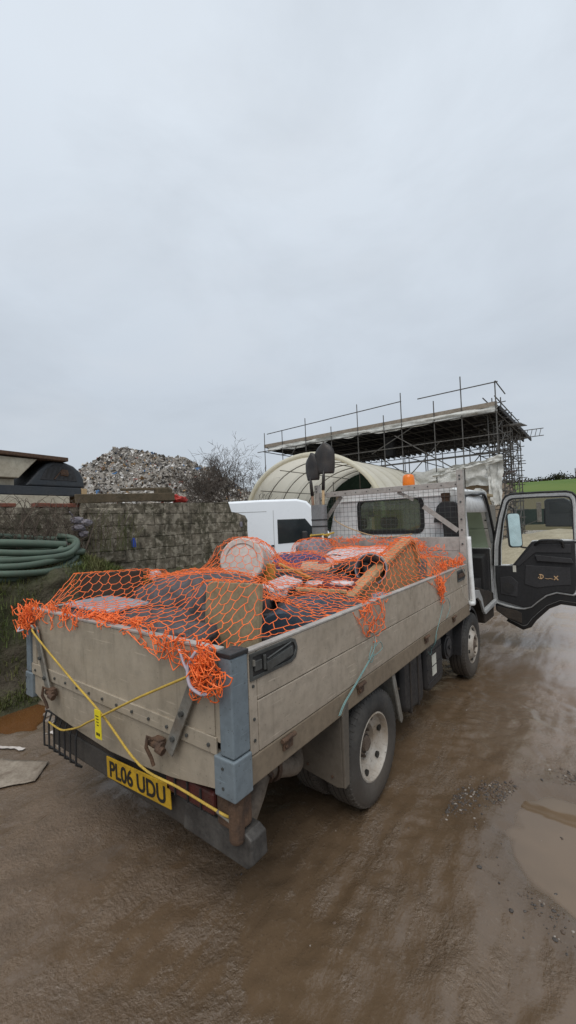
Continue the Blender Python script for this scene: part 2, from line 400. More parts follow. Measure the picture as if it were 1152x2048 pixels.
# spare wheel and far side gear, added to block light under the truck
mb = MB(); mb.lathe([(.20,-.09),(.30,-.10),(.35,-.07),(.36,0),(.35,.07),(.30,.10),(.20,.09),(.12,.03),(0,.03)], (-1.0, .52, .56), 'z', 32); mb.build('added_spare_wheel', M['tyre'], T, autos=40)
mb = MB(); mb.prism([(1.9,.3),(3.1,.3),(3.1,.7),(1.9,.7)], 'x', -1.92, -1.5); mb.build('added_tool_box', M['tank'], T, bevel=.03)
mb = MB(); mb.box(-1.99, -1.55, .855, .875, .33, .74); mb.build('mudflap', M['flap'], T)  # far side flap, added to darken the space under the truck
# mudguards
mb = MB(); mb.prism([(-.30, .36), (-.30, .74), (-.012, .74), (-.012, .335), (-.05, .325)], 'y', .855, .875)
mb.prism([(.855, .335), (.855, .74), (.90, .80), (.93, .80), (.905, .34)], 'x', -.012, .004); MF = mb.build('mudflap', M['flap'], T, bevel=.004)
mb = MB()
for x, z in ((-.25, .40), (-.08, .38), (-.25, .68), (-.08, .68)): mb.cyl((x, .855, z), (x, .848, z), .008, 8)
mb.builds('mudflap_bolt', M['rust'], MF)
mb = MB(); mb.prism([(1.575, .81), (1.625, .81), (1.765, .37), (1.735, .345), (1.71, .37)], 'x', -.03, -.015)
mb.prism([(1.60, .74), (1.61, .74), (1.75, .36), (1.74, .36)], 'x', -.32, -.03); mb.build('mudflap', M['galv'], T, bevel=.003)
# wheels
def tyre_prof(w, R):
    h = w/2
    return [(R*.56, -h*.72), (R*.60, -h*.88), (R*.72, -h*1.0), (R*.84, -h*.99), (R*.93, -h*.90), (R*.975, -h*.80), (R*.995, -h*.6), (R, -h*.45), (R, -h*.40), (R-.010, -h*.39), (R-.010, -h*.33), (R, -h*.32), (R, -h*.04), (R-.010, -h*.03), (R-.010, h*.03), (R, h*.04), (R, h*.32), (R-.010, h*.33), (R-.010, h*.39), (R, h*.40), (R, h*.45), (R*.995, h*.6), (R*.975, h*.80), (R*.93, h*.90), (R*.84, h*.99), (R*.72, h*1.0), (R*.60, h*.88), (R*.56, h*.72)]
def wheel(y, xo, sgn, rear, det=True):
    """sgn +1: outer face towards +x at x = xo"""
    R = .361; w = .205; cx = xo - sgn*w/2
    we = empty('wheel', (cx, y, R)); we.parent = T; we.matrix_parent_inverse = Matrix.Translation(-V(T.location))
    def fin(mb, name, mat, **k):
        many = k.pop('many', False)
        for o in (mb.builds(name, mat, None, **k) if many else [mb.build(name, mat, None, **k)]):
            o.parent = we; o.matrix_parent_inverse = Matrix.Translation(-V((cx, y, R)))
    mb = MB(); mb.lathe(tyre_prof(w, R), (cx, y, R), 'x', 56)
    # shoulder tread blocks
    for k in range(56):
        a = 2*PI*k/56
        for sx in (-1, 1):
            m3 = Matrix.Rotation(a, 3, 'X')
            vs = []
            for (dx, rr, dt) in ((.62,.352,-.012),(.90,.338,-.012),(.90,.338,.012),(.62,.352,.012),(.60,.3625,-.010),(.86,.352,-.010),(.86,.352,.010),(.60,.3625,.010)):
                vs.append(V((cx, y, R)) + m3 @ V((sx*dx*w/2, dt, rr)))
            mb.add(vs, [(4,5,6,7),(0,1,5,4),(1,2,6,5),(2,3,7,6),(3,0,4,7)])
    ty = fin(mb, 'tyre', M['tyre'], autos=35)
    if not det: return
    mb = MB()
    if rear: pr = [(.207, -.018), (.213, -.006), (.213, -.002), (.203, .0), (.196, -.012), (.190, -.040), (.150, -.060), (.126, -.072), (.118, -.105), (.085, -.112), (.0, -.112)]
    else: pr = [(.207, -.016), (.213, -.004), (.206, .0), (.194, -.010), (.186, -.03), (.165, -.012), (.135, .018), (.115, .03), (.10, .022), (.09, -.01), (.0, -.01)]
    mb.lathe([(r, xo + sgn*(a - .012) - cx) for r, a in pr], (cx, y, R), 'x', 48)
    rim = fin(mb, 'rim', M['rim'], autos=30)
    mb = MB()
    for k in range(6):
        a = 2*PI*(k+.25)/6; rr = .171 if rear else .160; off = -.046 if rear else -.003
        c = V((xo + sgn*(off-.012+.004), y+rr*math.cos(a), R+rr*math.sin(a)))
        mb.cyl(c - V((sgn*.012, 0, 0)), c + V((sgn*.002, 0, 0)), .021 if rear else .02, 14)
    fin(mb, 'rim_hole', M['ink'], many=True)
    mb = MB(); base = xo + sgn*(-.124 if rear else -.022)
    mb.lathe([(.075, 0), (.070, sgn*.035), (.05, sgn*.042), (.042, sgn*.06), (0, sgn*.062)] if rear else [(.070, 0), (.068, sgn*.022), (.05, sgn*.03), (.035, sgn*.036), (0, sgn*.037)], (base, y, R), 'x', 24)
    fin(mb, 'hub', M['hub'], autos=35)
    mb = MB()
    for k in range(6):
        a = 2*PI*(k+.6)/6; p = V((base, y+.098*math.cos(a)*.95, R+.098*math.sin(a)*.95)); mb.tube([p, p+V((sgn*.026, 0, 0)), p+V((sgn*.0262,0,0)), p+V((sgn*.036,0,0))], [.014,.014,.008,.008], 6)
    fin(mb, 'wheel_nut', M['hub'], many=True)
XW = -.018
wheel(1.312, XW, 1, True); wheel(1.312, XW-.25, 1, True, False)
wheel(1.312, -W-XW, -1, True); wheel(1.312, -W-XW+.25, -1, True, False)
wheel(3.925, XW, 1, False); wheel(3.925, -W-XW, -1, False)
# side tanks
mb = MB(); o = [(1.99,.34),(2.03,.29),(2.10,.255),(2.40,.235),(2.46,.26),(2.47,.32),(2.45,.66),(2.42,.70),(2.05,.715),(2.0,.68)]
mb.prism(o, 'x', -.52, -.10); TK = mb.build('fuel_tank', M['tank'], T, bevel=.035, seg=3, autos=40)
mb = MB()
for y in (2.15, 2.33): mb.box(-.53, -.094, y-.012, y+.012, .24, .712)
mb.builds('tank_strap', M['chassis'], TK, bevel=.004)
mb = MB()
rr = random.Random(3)
for i in range(14): 
    p = V((rr.uniform(-.45, -.14), 1.995, rr.uniform(.36, .62))); blob(mb, p, (.010,.006,.010), i, sub=1)
mb.build('mud_spot', M['pipe'], TK)
mb = MB(); mb.prism([(2.56,.28),(2.66,.235),(3.0,.23),(3.06,.28),(3.05,.64),(3.0,.69),(2.62,.70),(2.57,.66)], 'x', -.50, -.11); BX = mb.build('battery_box', M['tank'], T, bevel=.03, seg=3, autos=40)
mb = MB(); mb.box(-.108, -.1045, 2.72, 2.84, .36, .55); mb.build('box_label', M['cream'], BX)
mb = MB()
for z in (.32, .45, .58): mb.box(-.12, -.104, 2.60, 3.02, z-.008, z+.008)
mb.builds('box_rib', M['tank'], BX, bevel=.004)
mb = MB(); mb.cyl((-.40, 3.22, .50), (-.10, 3.22, .50), .12, 24); mb.cyl((-.10, 3.22, .50), (-.09, 3.22, .50), .09, 20); mb.cyl((-.09, 3.22, .50), (-.075, 3.22, .50), .02, 10)
mb.box(-.45, -.13, 3.28, 3.5, .35, .68); mb.build('air_tank', M['tank'], T, bevel=.008, autos=40)
mb = MB(); pr = [(3.925+.43*math.cos(a), .361+.43*math.sin(a)) for a in [math.radians(d) for d in range(-10, 191, 12)]]
pi_ = [(3.925+.40*math.cos(a), .361+.40*math.sin(a)) for a in [math.radians(d) for d in range(-10, 191, 12)]]
mb.prism(pr + pi_[::-1], 'x', -.30, -.05); mb.prism(pr + pi_[::-1], 'x', -1.95, -1.7); mb.builds('front_mudguard', M['tank'], T)
# headboard with mesh guard
HBO = empty('headboard', (-1, 3.77, .86)); HBO.parent = T; HBO.matrix_parent_inverse = Matrix.Translation(-V(T.location))
HB = MB()
for x in (-W-.02, -.075): HB.box(x, x+.07, 3.735, 3.80, .80, 2.37 if x < -1 else 2.39)
HB.builds('headboard_post', M['alu_clean'], HBO, bevel=.004)
HB = MB(); HB.box(-W+.052, -.077, 3.748, 3.79, 2.19, 2.26); HB.builds('headboard_rail', M['alu_clean'], HBO, bevel=.004)
HB = MB(); HB.box(-W+.052, -.077, 3.745, 3.785, 1.31, 1.455); HB.box(-W+.052, -.077, 3.745, 3.785, 1.459, 1.62); HB.box(-W+.052, -.077, 3.747, 3.783, .86, 1.308)
HB.builds('headboard_plank', M['alu_clean'], HBO, bevel=.004)
mb = MB()
for i in range(31):
    x = -1.94 + i*.0612; mb.cyl((x, 3.765, 1.60), (x, 3.765, 2.20), .0019, 4)
for j in range(9):
    z = 1.66 + j*.062; mb.cyl((-1.95, 3.77, z), (-.07, 3.77, z), .0019, 4)
mb.build('mesh_guard', M['steel_dark'], HBO)
mb = MB()
for x in (-1.985, -.04):
    for z in (2.32, 2.28, 2.02, 1.82, 1.70, 1.54): mb.cyl((x, 3.735, z), (x, 3.728, z), .011, 8)
for x in [-1.85+.16*i for i in range(12)]: mb.cyl((x, 3.748, 2.225), (x, 3.743, 2.225), .008, 8)
mb.builds('headboard_bolt', M['steel_dark'], HBO)
mb = MB(); mb.bar((-.47, 3.74, 1.99), (-.085, 3.74, 1.69), .055, .008, up=(0,-1,0)); mb.bar((-1.62, 3.80, 2.19), (-1.93, 3.80, 1.83), .055, .008, up=(0,-1,0)); mb.bar((-.80, 3.78, 2.19), (-.60, 3.78, 2.08), .04, .008, up=(0,-1,0))
mb.builds('headboard_brace', M['alu_clean'], HBO)
mb = MB(); mb.tube(cat_rom([(-1.70, 3.735, 1.92), (-1.69, 3.735, 1.86), (-1.5, 3.735, 1.76), (-1.2, 3.735, 1.66), (-.95, 3.735, 1.625), (-.62, 3.735, 1.66)], 5), .007, 6); mb.build('yellow_cable', M['wood'], HBO)
mb = MB(); mb.tube(cat_rom([(.012, 3.80, 1.62), (.02, 3.78, 1.3), (.03, 3.77, 1.05), (.035, 3.77, .885), (.03, 3.75, .87), (.0, 3.72, .875)], 5), .026, 12); mb.build('white_pipe', M['white'], T, smooth=True)
# cab
z0 = .72; F_ = 5.62
def rr_(x0, x1, z0, z1, r, n=5):
    o = []
    for cx, cz, a in ((x1-r, z1-r, 0), (x0+r, z1-r, 90), (x0+r, z0+r, 180), (x1-r, z0+r, 270)):
        for k in range(n): t = math.radians(a+90*k/(n-1)); o.append((cx+r*math.cos(t), cz+r*math.sin(t)))
    return o
CAB = empty('cab', (-1, 4.7, 0)); CAB.parent = T; CAB.matrix_parent_inverse = Matrix.Translation(-V(T.location))
def cfin(mb, name, mat, par=None, **k):
    o = mb.build(name, mat, None, **k)
    o.parent = CAB; o.matrix_parent_inverse = Matrix.Translation(-V(CAB.location)); return o
win_o = rr_(-1.44, -.54, 1.67, 2.125, .09); win_i = rr_(-1.405, -.575, 1.70, 2.095, .075)
# rear wall: outer outline with same vertex count as the window
def outline(n=20):
    pts = [(-.03, 1.0), (-.03, 1.7), (-.06, 1.95), (-.12, 2.16), (-.20, 2.23)]
    c = [(-.03,1.55),(-.045,1.9),(-.075,2.08),(-.13,2.17),(-.20,2.215), (-1.62,2.215),(-1.70,2.20),(-1.77,2.13),(-1.84,1.95),(-1.90,1.7), (-1.93,1.5),(-1.94,1.2),(-1.94,.95),(-1.94,.8),(-1.93,.74), (-.05,.74),(-.04,.8),(-.03,.95),(-.03,1.2),(-.03,1.4)]
    return c
oc = outline()
mb = MB(); mb.ringprism(oc, win_o, 'y', 3.93, 3.97)
RW = cfin(mb, 'rear_wall', M['white'], bevel=.012)
mb = MB(); mb.ringprism(rr_(-1.45, -.53, 1.66, 2.135, .095), win_i, 'y', 3.918, 3.945); cfin(mb, 'window_seal', M['seal'], RW)
mb = MB(); mb.prism(win_i, 'y', 3.935, 3.940); cfin(mb, 'rear_window', M['glass_rear'], RW)
mb = MB(); mb.bar((-1.70, 3.922, 2.12), (-.20, 3.922, 2.12), .012, .02); mb.box(-1.75, -.2, 3.915, 3.93, 1.56, 1.575); cfin(mb, 'panel_rib', M['white'], RW, bevel=.004)
# roof and left side as a swept shell
roofc = [(-.045,1.9),(-.075,2.08),(-.13,2.17),(-.20,2.215),(-1.0,2.235),(-1.62,2.215),(-1.70,2.20),(-1.77,2.13),(-1.84,1.95),(-1.90,1.7),(-1.93,1.5),(-1.94,1.2),(-1.94,.74)]
mb = MB(); vs = []; ys = [3.97, 4.1, 4.6, 4.95, 5.05]
def fwd(y, z): return y + (0 if y < 5 else max(0, (2.235-z))*.36)
for y in ys:
    for (x, z) in roofc: vs.append((x, fwd(y, z), z + (0.0 if y < 4.9 else -.0)))
n = len(roofc); fs = [(i*n+k, i*n+k+1, (i+1)*n+k+1, (i+1)*n+k) for i in range(len(ys)-1) for k in range(n-1)]
mb.add(vs, fs); SH = cfin(mb, 'roof', M['white'], autos=50)
sm = SH.modifiers.new('solid', 'SOLIDIFY'); sm.thickness = .02; sm.offset = -1
mb = MB(); mb.prism([(-1.78, .03), (-.16, .03), (-.22, .0), (-1.72, .0)], 'z', 0, .01)
mb.v = [(x, 4.0 + (y*20), 2.19 + z) for x, y, z in mb.v]; cfin(mb, 'headlining', M['headlining'])
# windscreen and front panel
wz0, wz1 = 1.38, 2.15
mb = MB(); mb.add([(-.10, fwd(5.05, wz0), wz0), (-1.88, fwd(5.05, wz0), wz0), (-1.75, fwd(5.05, wz1), wz1), (-.16, fwd(5.05, wz1), wz1)], [(0,1,2,3)]); cfin(mb, 'windscreen', M['glass_green'])
mb = MB(); mb.prism([(5.33,1.38),(5.42,1.1),(5.45,.6),(5.38,.5),(5.30,.6),(5.28,1.1),(5.25,1.38)], 'x', -1.94, -.06); cfin(mb, 'front_panel', M['white'], bevel=.02)
mb = MB(); mb.bar((-.07, fwd(5.05,2.17), 2.17), (-.03, fwd(5.05,1.45), 1.45), .06, .05); mb.bar((-.03, fwd(5.05,1.45), 1.45), (-.02, 5.33, .64), .06, .05)
mb.bar((-.10, 3.99, 2.13), (-.07, 5.06, 2.17), .05, .05); mb.bar((-.03, 3.99, 1.0), (-.085, 3.99, 2.10), .05, .06)
mb.bar((-.02, 5.33, .64), (-.04, 4.62, .60), .05, .06); DF = cfin(mb, 'door_frame', M['frame_grey'], bevel=.012)
mb = MB(); mb.tube(cat_rom([(-.03, 4.05, 1.0), (-.045, 4.04, 1.5), (-.075, 4.05, 2.0), (-.085, 4.2, 2.11), (-.06, 4.6, 2.125), (-.045, 5.02, 2.12), (-.01, fwd(5.02,1.75), 1.75), (0.0, fwd(5.02,1.45), 1.42), (0.01, 5.30, .95), (.0, 5.27, .68)], 5), .017, 8); cfin(mb, 'door_seal', M['seal'], DF, smooth=True)
mb = MB(); mb.tube(cat_rom([(-.11, 5.17, 1.98), (-.05, 5.14, 1.97), (-.045, 5.18, 1.88), (-.05, 5.22, 1.80), (-.11, 5.25, 1.78)], 4), .011, 8); cfin(mb, 'grab_handle', M['seal'], DF, smooth=True)
# cab interior
mb = MB(); mb.box(-1.88, -.08, 3.98, 5.25, .74, .80); mb.box(-1.88, -.1, 4.95, 5.28, .8, 1.30, rot=rx(8)); mb.box(-1.88, -.12, 4.0, 4.9, .8, 1.0)
mb.box(-1.9, -.065, 5.16, 5.27, .60, 1.38); mb.cyl((-.42, 4.88, 1.16), (-.42, 5.0, 1.05), .03, 8); cfin(mb, 'cab_floor', M['interior'], bevel=.02)
mb = MB()
mb.tube([(-.42+.19*math.cos(a), 4.80+.11*math.sin(a)*1.0, 1.36+.155*math.sin(a)) for a in [2*PI*k/24 for k in range(24)]], .014, 8, closed=True); mb.cyl((-.42, 4.80, 1.36), (-.42, 5.0, 1.15), .03, 8); mb.bar((-.60,4.80,1.36),(-.24,4.80,1.36),.04,.02); cfin(mb, 'steering_wheel', M['seal'], smooth=True)
for x in (-.50, -1.05, -1.50):
    mb = MB(); mb.box(x-.23, x+.23, 4.12, 4.62, 1.0, 1.14); mb.box(x-.22, x+.22, 4.03, 4.16, 1.12, 1.72, rot=rx(6)); mb.box(x-.12, x+.12, 4.02, 4.10, 1.73, 1.88); cfin(mb, 'cab_seat', M['interior'], bevel=.04, seg=3)
mb = MB(); blob(mb, (-1.28, 3.99, 1.99), (.035,.02,.05), 5, .25, 2); blob(mb, (-1.275, 3.99, 1.92), (.045,.02,.03), 6, .25, 2); blob(mb, (-1.29,3.99,2.045), (.012,.01,.03), 3); cfin(mb, 'window_toy', M['cream'], RW)
# step area, front arch
mb = MB(); mb.prism([(4.40,.86),(4.55,.80),(4.68,.60),(4.74,.42),(5.30,.40),(5.34,.74),(4.4,.95)], 'x', -.40, -.06); cfin(mb, 'cab_step', M['chassis'], bevel=.015)
mb = MB(); mb.prism([(3.97,.98),(3.97,.86),(4.28,.84),(4.45,.76),(4.58,.60),(4.63,.60),(4.52,.80),(4.38,.92)], 'x', -.06, -.03); cfin(mb, 'arch_lip', M['frame_grey'], bevel=.006)
# beacon and air intake
mb = MB(); mb.cyl((-.81, 4.2, 2.225), (-.81, 4.2, 2.29), .095, 20, r2=.085); BE = cfin(mb, 'beacon', M['black'], bevel=.006)
mb = MB(); mb.lathe([(.078, 0), (.080, .02), (.078, .10), (.070, .135), (.05, .15), (0, .153)], (-.81, 4.2, 2.29), 'z', 24); cfin(mb, 'beacon_lens', M['amber'], BE, autos=50)
mb = MB(); o = [(-.27,1.60),(-.09,1.60),(-.08,1.85),(-.085,1.98),(-.14,2.03),(-.29,2.03),(-.34,1.98),(-.385,1.79),(-.28,1.79)]
mb.prism(o, 'y', 3.82, 3.91); AI = cfin(mb, 'air_intake', M['black'], bevel=.008)
mb = MB(); mb.cyl((-.24, 3.865, 2.03), (-.24, 3.865, 2.12), .045, 12); mb.cyl((-.24, 3.865, 2.08), (-.24, 3.865, 2.14), .055, 12); cfin(mb, 'intake_cap', M['rust'], AI, bevel=.008)
# open door (hinged at the front pillar, standing out square to the truck)
ym = 5.22
DO = [(-.02,.50),(-.035,.66),(-.03,.95),(-.02,1.2),(.0,1.5),(.07,1.82),(.14,2.055),(.175,2.11),(.24,2.135),(.55,2.135),(.88,2.125),(.945,2.105),(.985,2.05),(.995,1.95),(.99,1.45),(.985,1.0),(.97,.80),(.95,.68),(.75,.70),(.60,.62),(.50,.52),(.42,.43),(.36,.34),(.31,.315),(.12,.40)]
def inset(poly, d):
    n = len(poly); out = []
    area = sum(poly[i][0]*poly[(i+1)%n][1]-poly[(i+1)%n][0]*poly[i][1] for i in range(n))
    sg = 1 if area > 0 else -1
    for i in range(n):
        a, b, c = V(poly[i-1]), V(poly[i]), V(poly[(i+1) % n])
        e1 = (b-a).normalized(); e2 = (c-b).normalized()
        n1 = V((-e1.y, e1.x))*sg; n2 = V((-e2.y, e2.x))*sg
        m = n1+n2; m = m/max(m.length, 1e-6); k = d/max(.45, m.dot(n1)); out.append(tuple(b+m*k))
    return out
DOOR = empty('door', (0, ym, .32)); DOOR.parent = T; DOOR.matrix_parent_inverse = Matrix.Translation(-V(T.location))
def dfin(mb, name, mat, par=None, **k):
    o = mb.build(name, mat, None, **k)
    o.parent = DOOR; o.matrix_parent_inverse = Matrix.Translation(-V(DOOR.location)); return o
top = [(.0,1.13),(.02,1.4),(.09,1.80),(.16,2.045),(.195,2.09),(.245,2.105),(.55,2.105),(.87,2.095),(.93,2.075),(.955,2.03),(.963,1.95),(.955,1.50)]
glo = [(.075,1.15),(.085,1.4),(.135,1.75),(.195,1.985),(.225,2.035),(.27,2.055),(.55,2.06),(.86,2.05),(.905,2.035),(.925,1.99),(.93,1.92),(.928,1.50)]
lowo = [(-.035,1.13),(.0,1.5)]
# window surround: outer outline upper half vs glass
up_o = [(-.025,1.14),(-.005,1.45),(.07,1.82),(.14,2.055),(.175,2.11),(.24,2.135),(.55,2.135),(.88,2.125),(.945,2.105),(.985,2.05),(.995,1.95),(.99,1.46)]
mb = MB(); mb.ringprism(up_o + [(.95,1.45),(.5,1.44),(.3,1.2),(.1,1.12)], glo + [(.80,1.505),(.47,1.49),(.25,1.18),(.2,1.155)], 'y', ym+.02, ym+.075); WF = dfin(mb, 'window_frame', M['white'], bevel=.006)
mid_ = inset(up_o, -.0)
mb = MB(); P1 = [(x, z) for x, z in top]; P2 = [(x+(gx-x)*.55, z+(gz-z)*.55) for (x, z), (gx, gz) in zip(top, glo)]
for a, b, nm, mt, y0, y1 in ((top, P2, 'frame_channel', 'frame_grey', ym+.008, ym+.019), (P2, glo, 'window_seal', 'seal', ym+.004, ym+.021)):
    mb = MB(); n = len(a)
    mb.prism(a + b[::-1], 'y', y0, y1); dfin(mb, nm, M[mt], WF)
oo = [p for p in up_o]; mb = MB(); mb.tube([(x, ym+.012, z) for x, z in up_o], .013, 8); dfin(mb, 'door_seal', M['seal'], WF, smooth=True)
mb = MB(); gl_ = glo + [(.80,1.49),(.47,1.48),(.25,1.17)]; mb.add([(x, ym+.042, z) for x, z in gl_], [tuple(range(len(gl_)))]); dfin(mb, 'window_glass', M['glass_clear'], WF)
# lower door body
low = [(-.02,.50),(-.035,.66),(-.03,.95),(-.02,1.15),(.22,1.152),(.47,1.478),(.50,1.49),(.985,1.49),(.985,1.0),(.97,.80),(.95,.68),(.75,.70),(.60,.62),(.50,.52),(.42,.43),(.36,.34),(.31,.315),(.12,.40)]
mb = MB(); mb.prism(low, 'y', ym+.02, ym+.115); DB = dfin(mb, 'door_panel', M['frame_grey'], bevel=.012)
trm = [(.02,.66),(.0,.95),(.005,1.14),(.215,1.145),(.46,1.47),(.50,1.485),(.945,1.485),(.945,1.0),(.93,.86),(.90,.80),(.72,.82),(.60,.77),(.50,.68),(.42,.60),(.33,.58)]
mb = MB(); mb.prism(trm, 'y', ym-.012, ym+.0205); TR = dfin(mb, 'door_trim', M['trim'], bevel=.012, seg=3)
mb = MB(); mb.prism([(.50,1.30),(.90,1.26),(.92,1.20),(.52,1.22)], 'y', ym-.045, ym-.005); mb.prism([(.26,1.16),(.48,1.44),(.52,1.44),(.90,1.44),(.90,1.33),(.50,1.33),(.30,1.14)], 'y', ym-.022, ym-.01)
mb.prism([(.06,.75),(.06,.98),(.20,1.0),(.28,.92),(.26,.72)], 'y', ym-.02, ym-.011); mb.prism([(.36,.90),(.38,1.16),(.88,1.14),(.88,.92),(.70,.90),(.5,.86)], 'y', ym-.02, ym-.011); dfin(mb, 'armrest', M['trim2'], TR, bevel=.012, seg=3)
mb = MB(); mb.tube(cat_rom([(.50,ym-.01,1.43),(.55,ym-.05,1.475),(.60,ym-.06,1.495),(.78,ym-.06,1.495),(.81,ym-.05,1.47),(.82,ym-.01,1.40)], 5), .018, 10); dfin(mb, 'pull_handle', M['black_gloss'], TR, smooth=True)
mb = MB(); mb.cyl((.16, ym-.022, .84), (.16, ym-.026, .84), .075, 24); dfin(mb, 'door_speaker', M['black'], TR)
mb = MB(); mb.box(.225, .265, ym-.015, ym-.0125, 1.06, 1.15); dfin(mb, 'door_label', M['cream'], TR)
mb = MB(); mb.prism([(.0,.50),(.0,.57),(.24,.53),(.30,.50),(.30,.36),(.12,.42)], 'y', ym+.004, ym+.0115); dfin(mb, 'door_lower_edge', M['chassis'], DB, bevel=.01)
mb = MB(); mb.tube([(x, ym+.016, z) for x, z in [(-.02,.62),(.12,.58),(.25,.56),(.34,.565),(.42,.60),(.50,.68),(.60,.765),(.72,.81),(.90,.79),(.96,.83)]], .017, 8); dfin(mb, 'arch_channel', M['frame_grey'], DB, smooth=True)
mb = MB(); mb.prism([(-.02,.62),(.12,.58),(.25,.56),(.34,.565),(.42,.60),(.50,.68),(.60,.765),(.72,.81),(.90,.79),(.975,.82),(.955,.69),(.75,.71),(.60,.63),(.50,.53),(.42,.44),(.36,.35),(.31,.33),(.12,.41),(-.01,.51)], 'y', ym+.012, ym+.0195); dfin(mb, 'arch_trim', M['seal'], DB)
mb = MB(); mb.tube([(x, ym+.07, z) for x, z in [(.12,.395),(.31,.30),(.37,.335),(.43,.43),(.51,.52),(.60,.615),(.75,.69),(.96,.675)]], .045, 8); dfin(mb, 'arch_seal', M['seal'], DB, smooth=True)
md_ = Matrix.Translation((.635, ym-.0215, 1.01)) @ Matrix.Rotation(PI/2, 4, 'X')
mb = MB()
def sq(pts, w=.007): mb.tube([(x, ym-.023, z) for x, z in pts], w, 5)
sq([(.535,1.035),(.55,1.04),(.575,1.03),(.58,1.005),(.56,.985),(.535,.985)]); sq([(.55,1.04),(.55,.985)]); sq([(.535,1.01),(.52,.99)], .005)
sq([(.60,.992),(.63,.985),(.66,.992),(.685,.984)], .004); sq([(.70,1.025),(.745,.975)]); sq([(.745,1.03),(.70,.975)])
dfin(mb, 'door_decal', M['decal'], TR)
# wing mirror on the door
RM = rz(24) @ rx(-9); cM = V((.245, 5.36, 1.63))
def aim(mb): mb.v = [tuple(cM + RM @ (V(p)-cM)) for p in mb.v]
mb = MB(); mb.prism(rr_(.155, .335, 1.385, 1.875, .045), 'y', 5.345, 5.40); aim(mb); MI = dfin(mb, 'wing_mirror', M['black'], bevel=.015)
mb = MB(); mb.prism(rr_(.170, .320, 1.40, 1.86, .035), 'y', 5.3385, 5.3430); aim(mb); dfin(mb, 'mirror_face', M['mirror'], MI)
mb = MB(); mb.tube(cat_rom([(.30,5.37,1.40),(.36,5.36,1.385),(.55,5.33,1.37)],4), .012, 8); mb.tube([(.245,5.39,1.87),(.245,5.36,1.93),(.20,5.33,1.97)], .012, 8); dfin(mb, 'mirror_arm', M['seal'], MI)
# ------------------------------------------------------------------ the load under the net
LOAD = []
def item(o, label, cat):
    if cat in ('sheet', 'bag', 'rubbish', 'rag'):          # soft things are squeezed inside the tray
        for v in o.data.vertices:
            v.co.x = min(max(v.co.x, -1.94), -.05); v.co.y = min(max(v.co.y, .06), 3.70); v.co.z = max(v.co.z, .866)
    tag(o, label, cat); LOAD.append(o); return o
def cloth_mat(name, c, c2, sc_=6, rough=.6, bump=.6): return dirty(name, c, c2, sc_, rough, 0, bump, 14, .02)
M['tub'] = dirty('off_white_plastic', (.62,.57,.52), (.55,.49,.44), 3, .45, 0, .1, 40, .002, streak=.2)
M['greysheet'] = cloth_mat('dark_grey_sheet', (.085,.078,.082), (.06,.055,.058), 3, .5)
M['board'] = dirty('weathered_board', (.34,.27,.165), (.25,.20,.12), 5, .75, 0, .3, 40, .004, streak=.5)
M['ply'] = dirty('plywood', (.48,.30,.16), (.36,.22,.11), 4, .65, 0, .2, 40, .003, streak=.3)
M['ply2'] = dirty('pale_board', (.46,.36,.26), (.36,.28,.2), 4, .7)
M['brownboard'] = dirty('dark_brown_board', (.045,.03,.022), (.07,.05,.036), 4, .7)
M['bluebarrel'] = dirty('dark_blue_plastic', (.045,.066,.092), (.03,.043,.06), 4, .4, 0, .1, 40, .003, speck=.3)
M['bluepipe'] = dirty('blue_grey_plastic', (.15,.165,.21), (.11,.12,.15), 5, .4)
M['redbag'] = cloth_mat('maroon_bag', (.16,.025,.025), (.09,.018,.02), 5, .35)
M['whitebag'] = cloth_mat('white_sheet', (.66,.58,.57), (.50,.42,.42), 5, .4)
M['purple'] = cloth_mat('purple_bag', (.10,.075,.20), (.045,.035,.09), 5, .35)
M['greybag'] = cloth_mat('grey_bag', (.26,.24,.26), (.17,.15,.17), 5, .5)
M['crate'] = dirty('pale_grey_plastic', (.40,.39,.42), (.30,.29,.31), 5, .4)
M['yellowwood'] = dirty('yellow_wood', (.60,.33,.08), (.48,.26,.07), 6, .6)
# white drum lying with its end towards the rear
d = V((.42, -.85, .16)).normalized(); q = V((0,0,1)).rotation_difference(d).to_matrix()
c = V((-1.28, 1.42, 1.545)); mb = MB()
mb.lathe([(0,.004),(.06,.004),(.13,.002),(.142,.0),(.150,.012),(.185,.014),(.196,.006),(.2,-.01),(.197,-.03),(.19,-.05),(.196,-.12),(.19,-.22),(.185,-.36),(0,-.37)], (0,0,0), 'z', 44)
mb.v = [tuple(c + q @ V(p)) for p in mb.v]
o = item(mb.build('plastic_drum', M['tub'], autos=35), 'white round plastic drum lying on its side on top of the load, under the net', 'drum')
mb = MB(); blob(mb, (-1.12, .80, 1.16), (.50,.42,.38), 2, .10, 1.6, crease=.10, sub=5)
item(mb.build('plastic_sheet', M['greysheet'], smooth=True), 'big hump of dark grey plastic sheeting beside the upright board on the truck', 'sheet')
mb = MB(); mb.box(-.655, -.25, .44, .475, .868, 1.53, rot=rx(-6) @ ry(-1)); mb.box(-.70, -.655, .46, .51, .868, 1.49, rot=rx(-6)); 
item(mb.build('weathered_board', M['board'], bevel=.006), 'upright weathered beige board standing in the truck bed behind the tailgate', 'board')
mb = MB(); mb.bar((-1.93,.33,1.20), (-1.60,.66,1.205), .03, .66); mb.bar((-1.60,.70,1.14), (-1.38,.80,1.14), .03, .58)
item(mb.build('brown_board', M['brownboard'], bevel=.004), 'dark brown board standing behind the pale lidded crate in the truck bed', 'board')
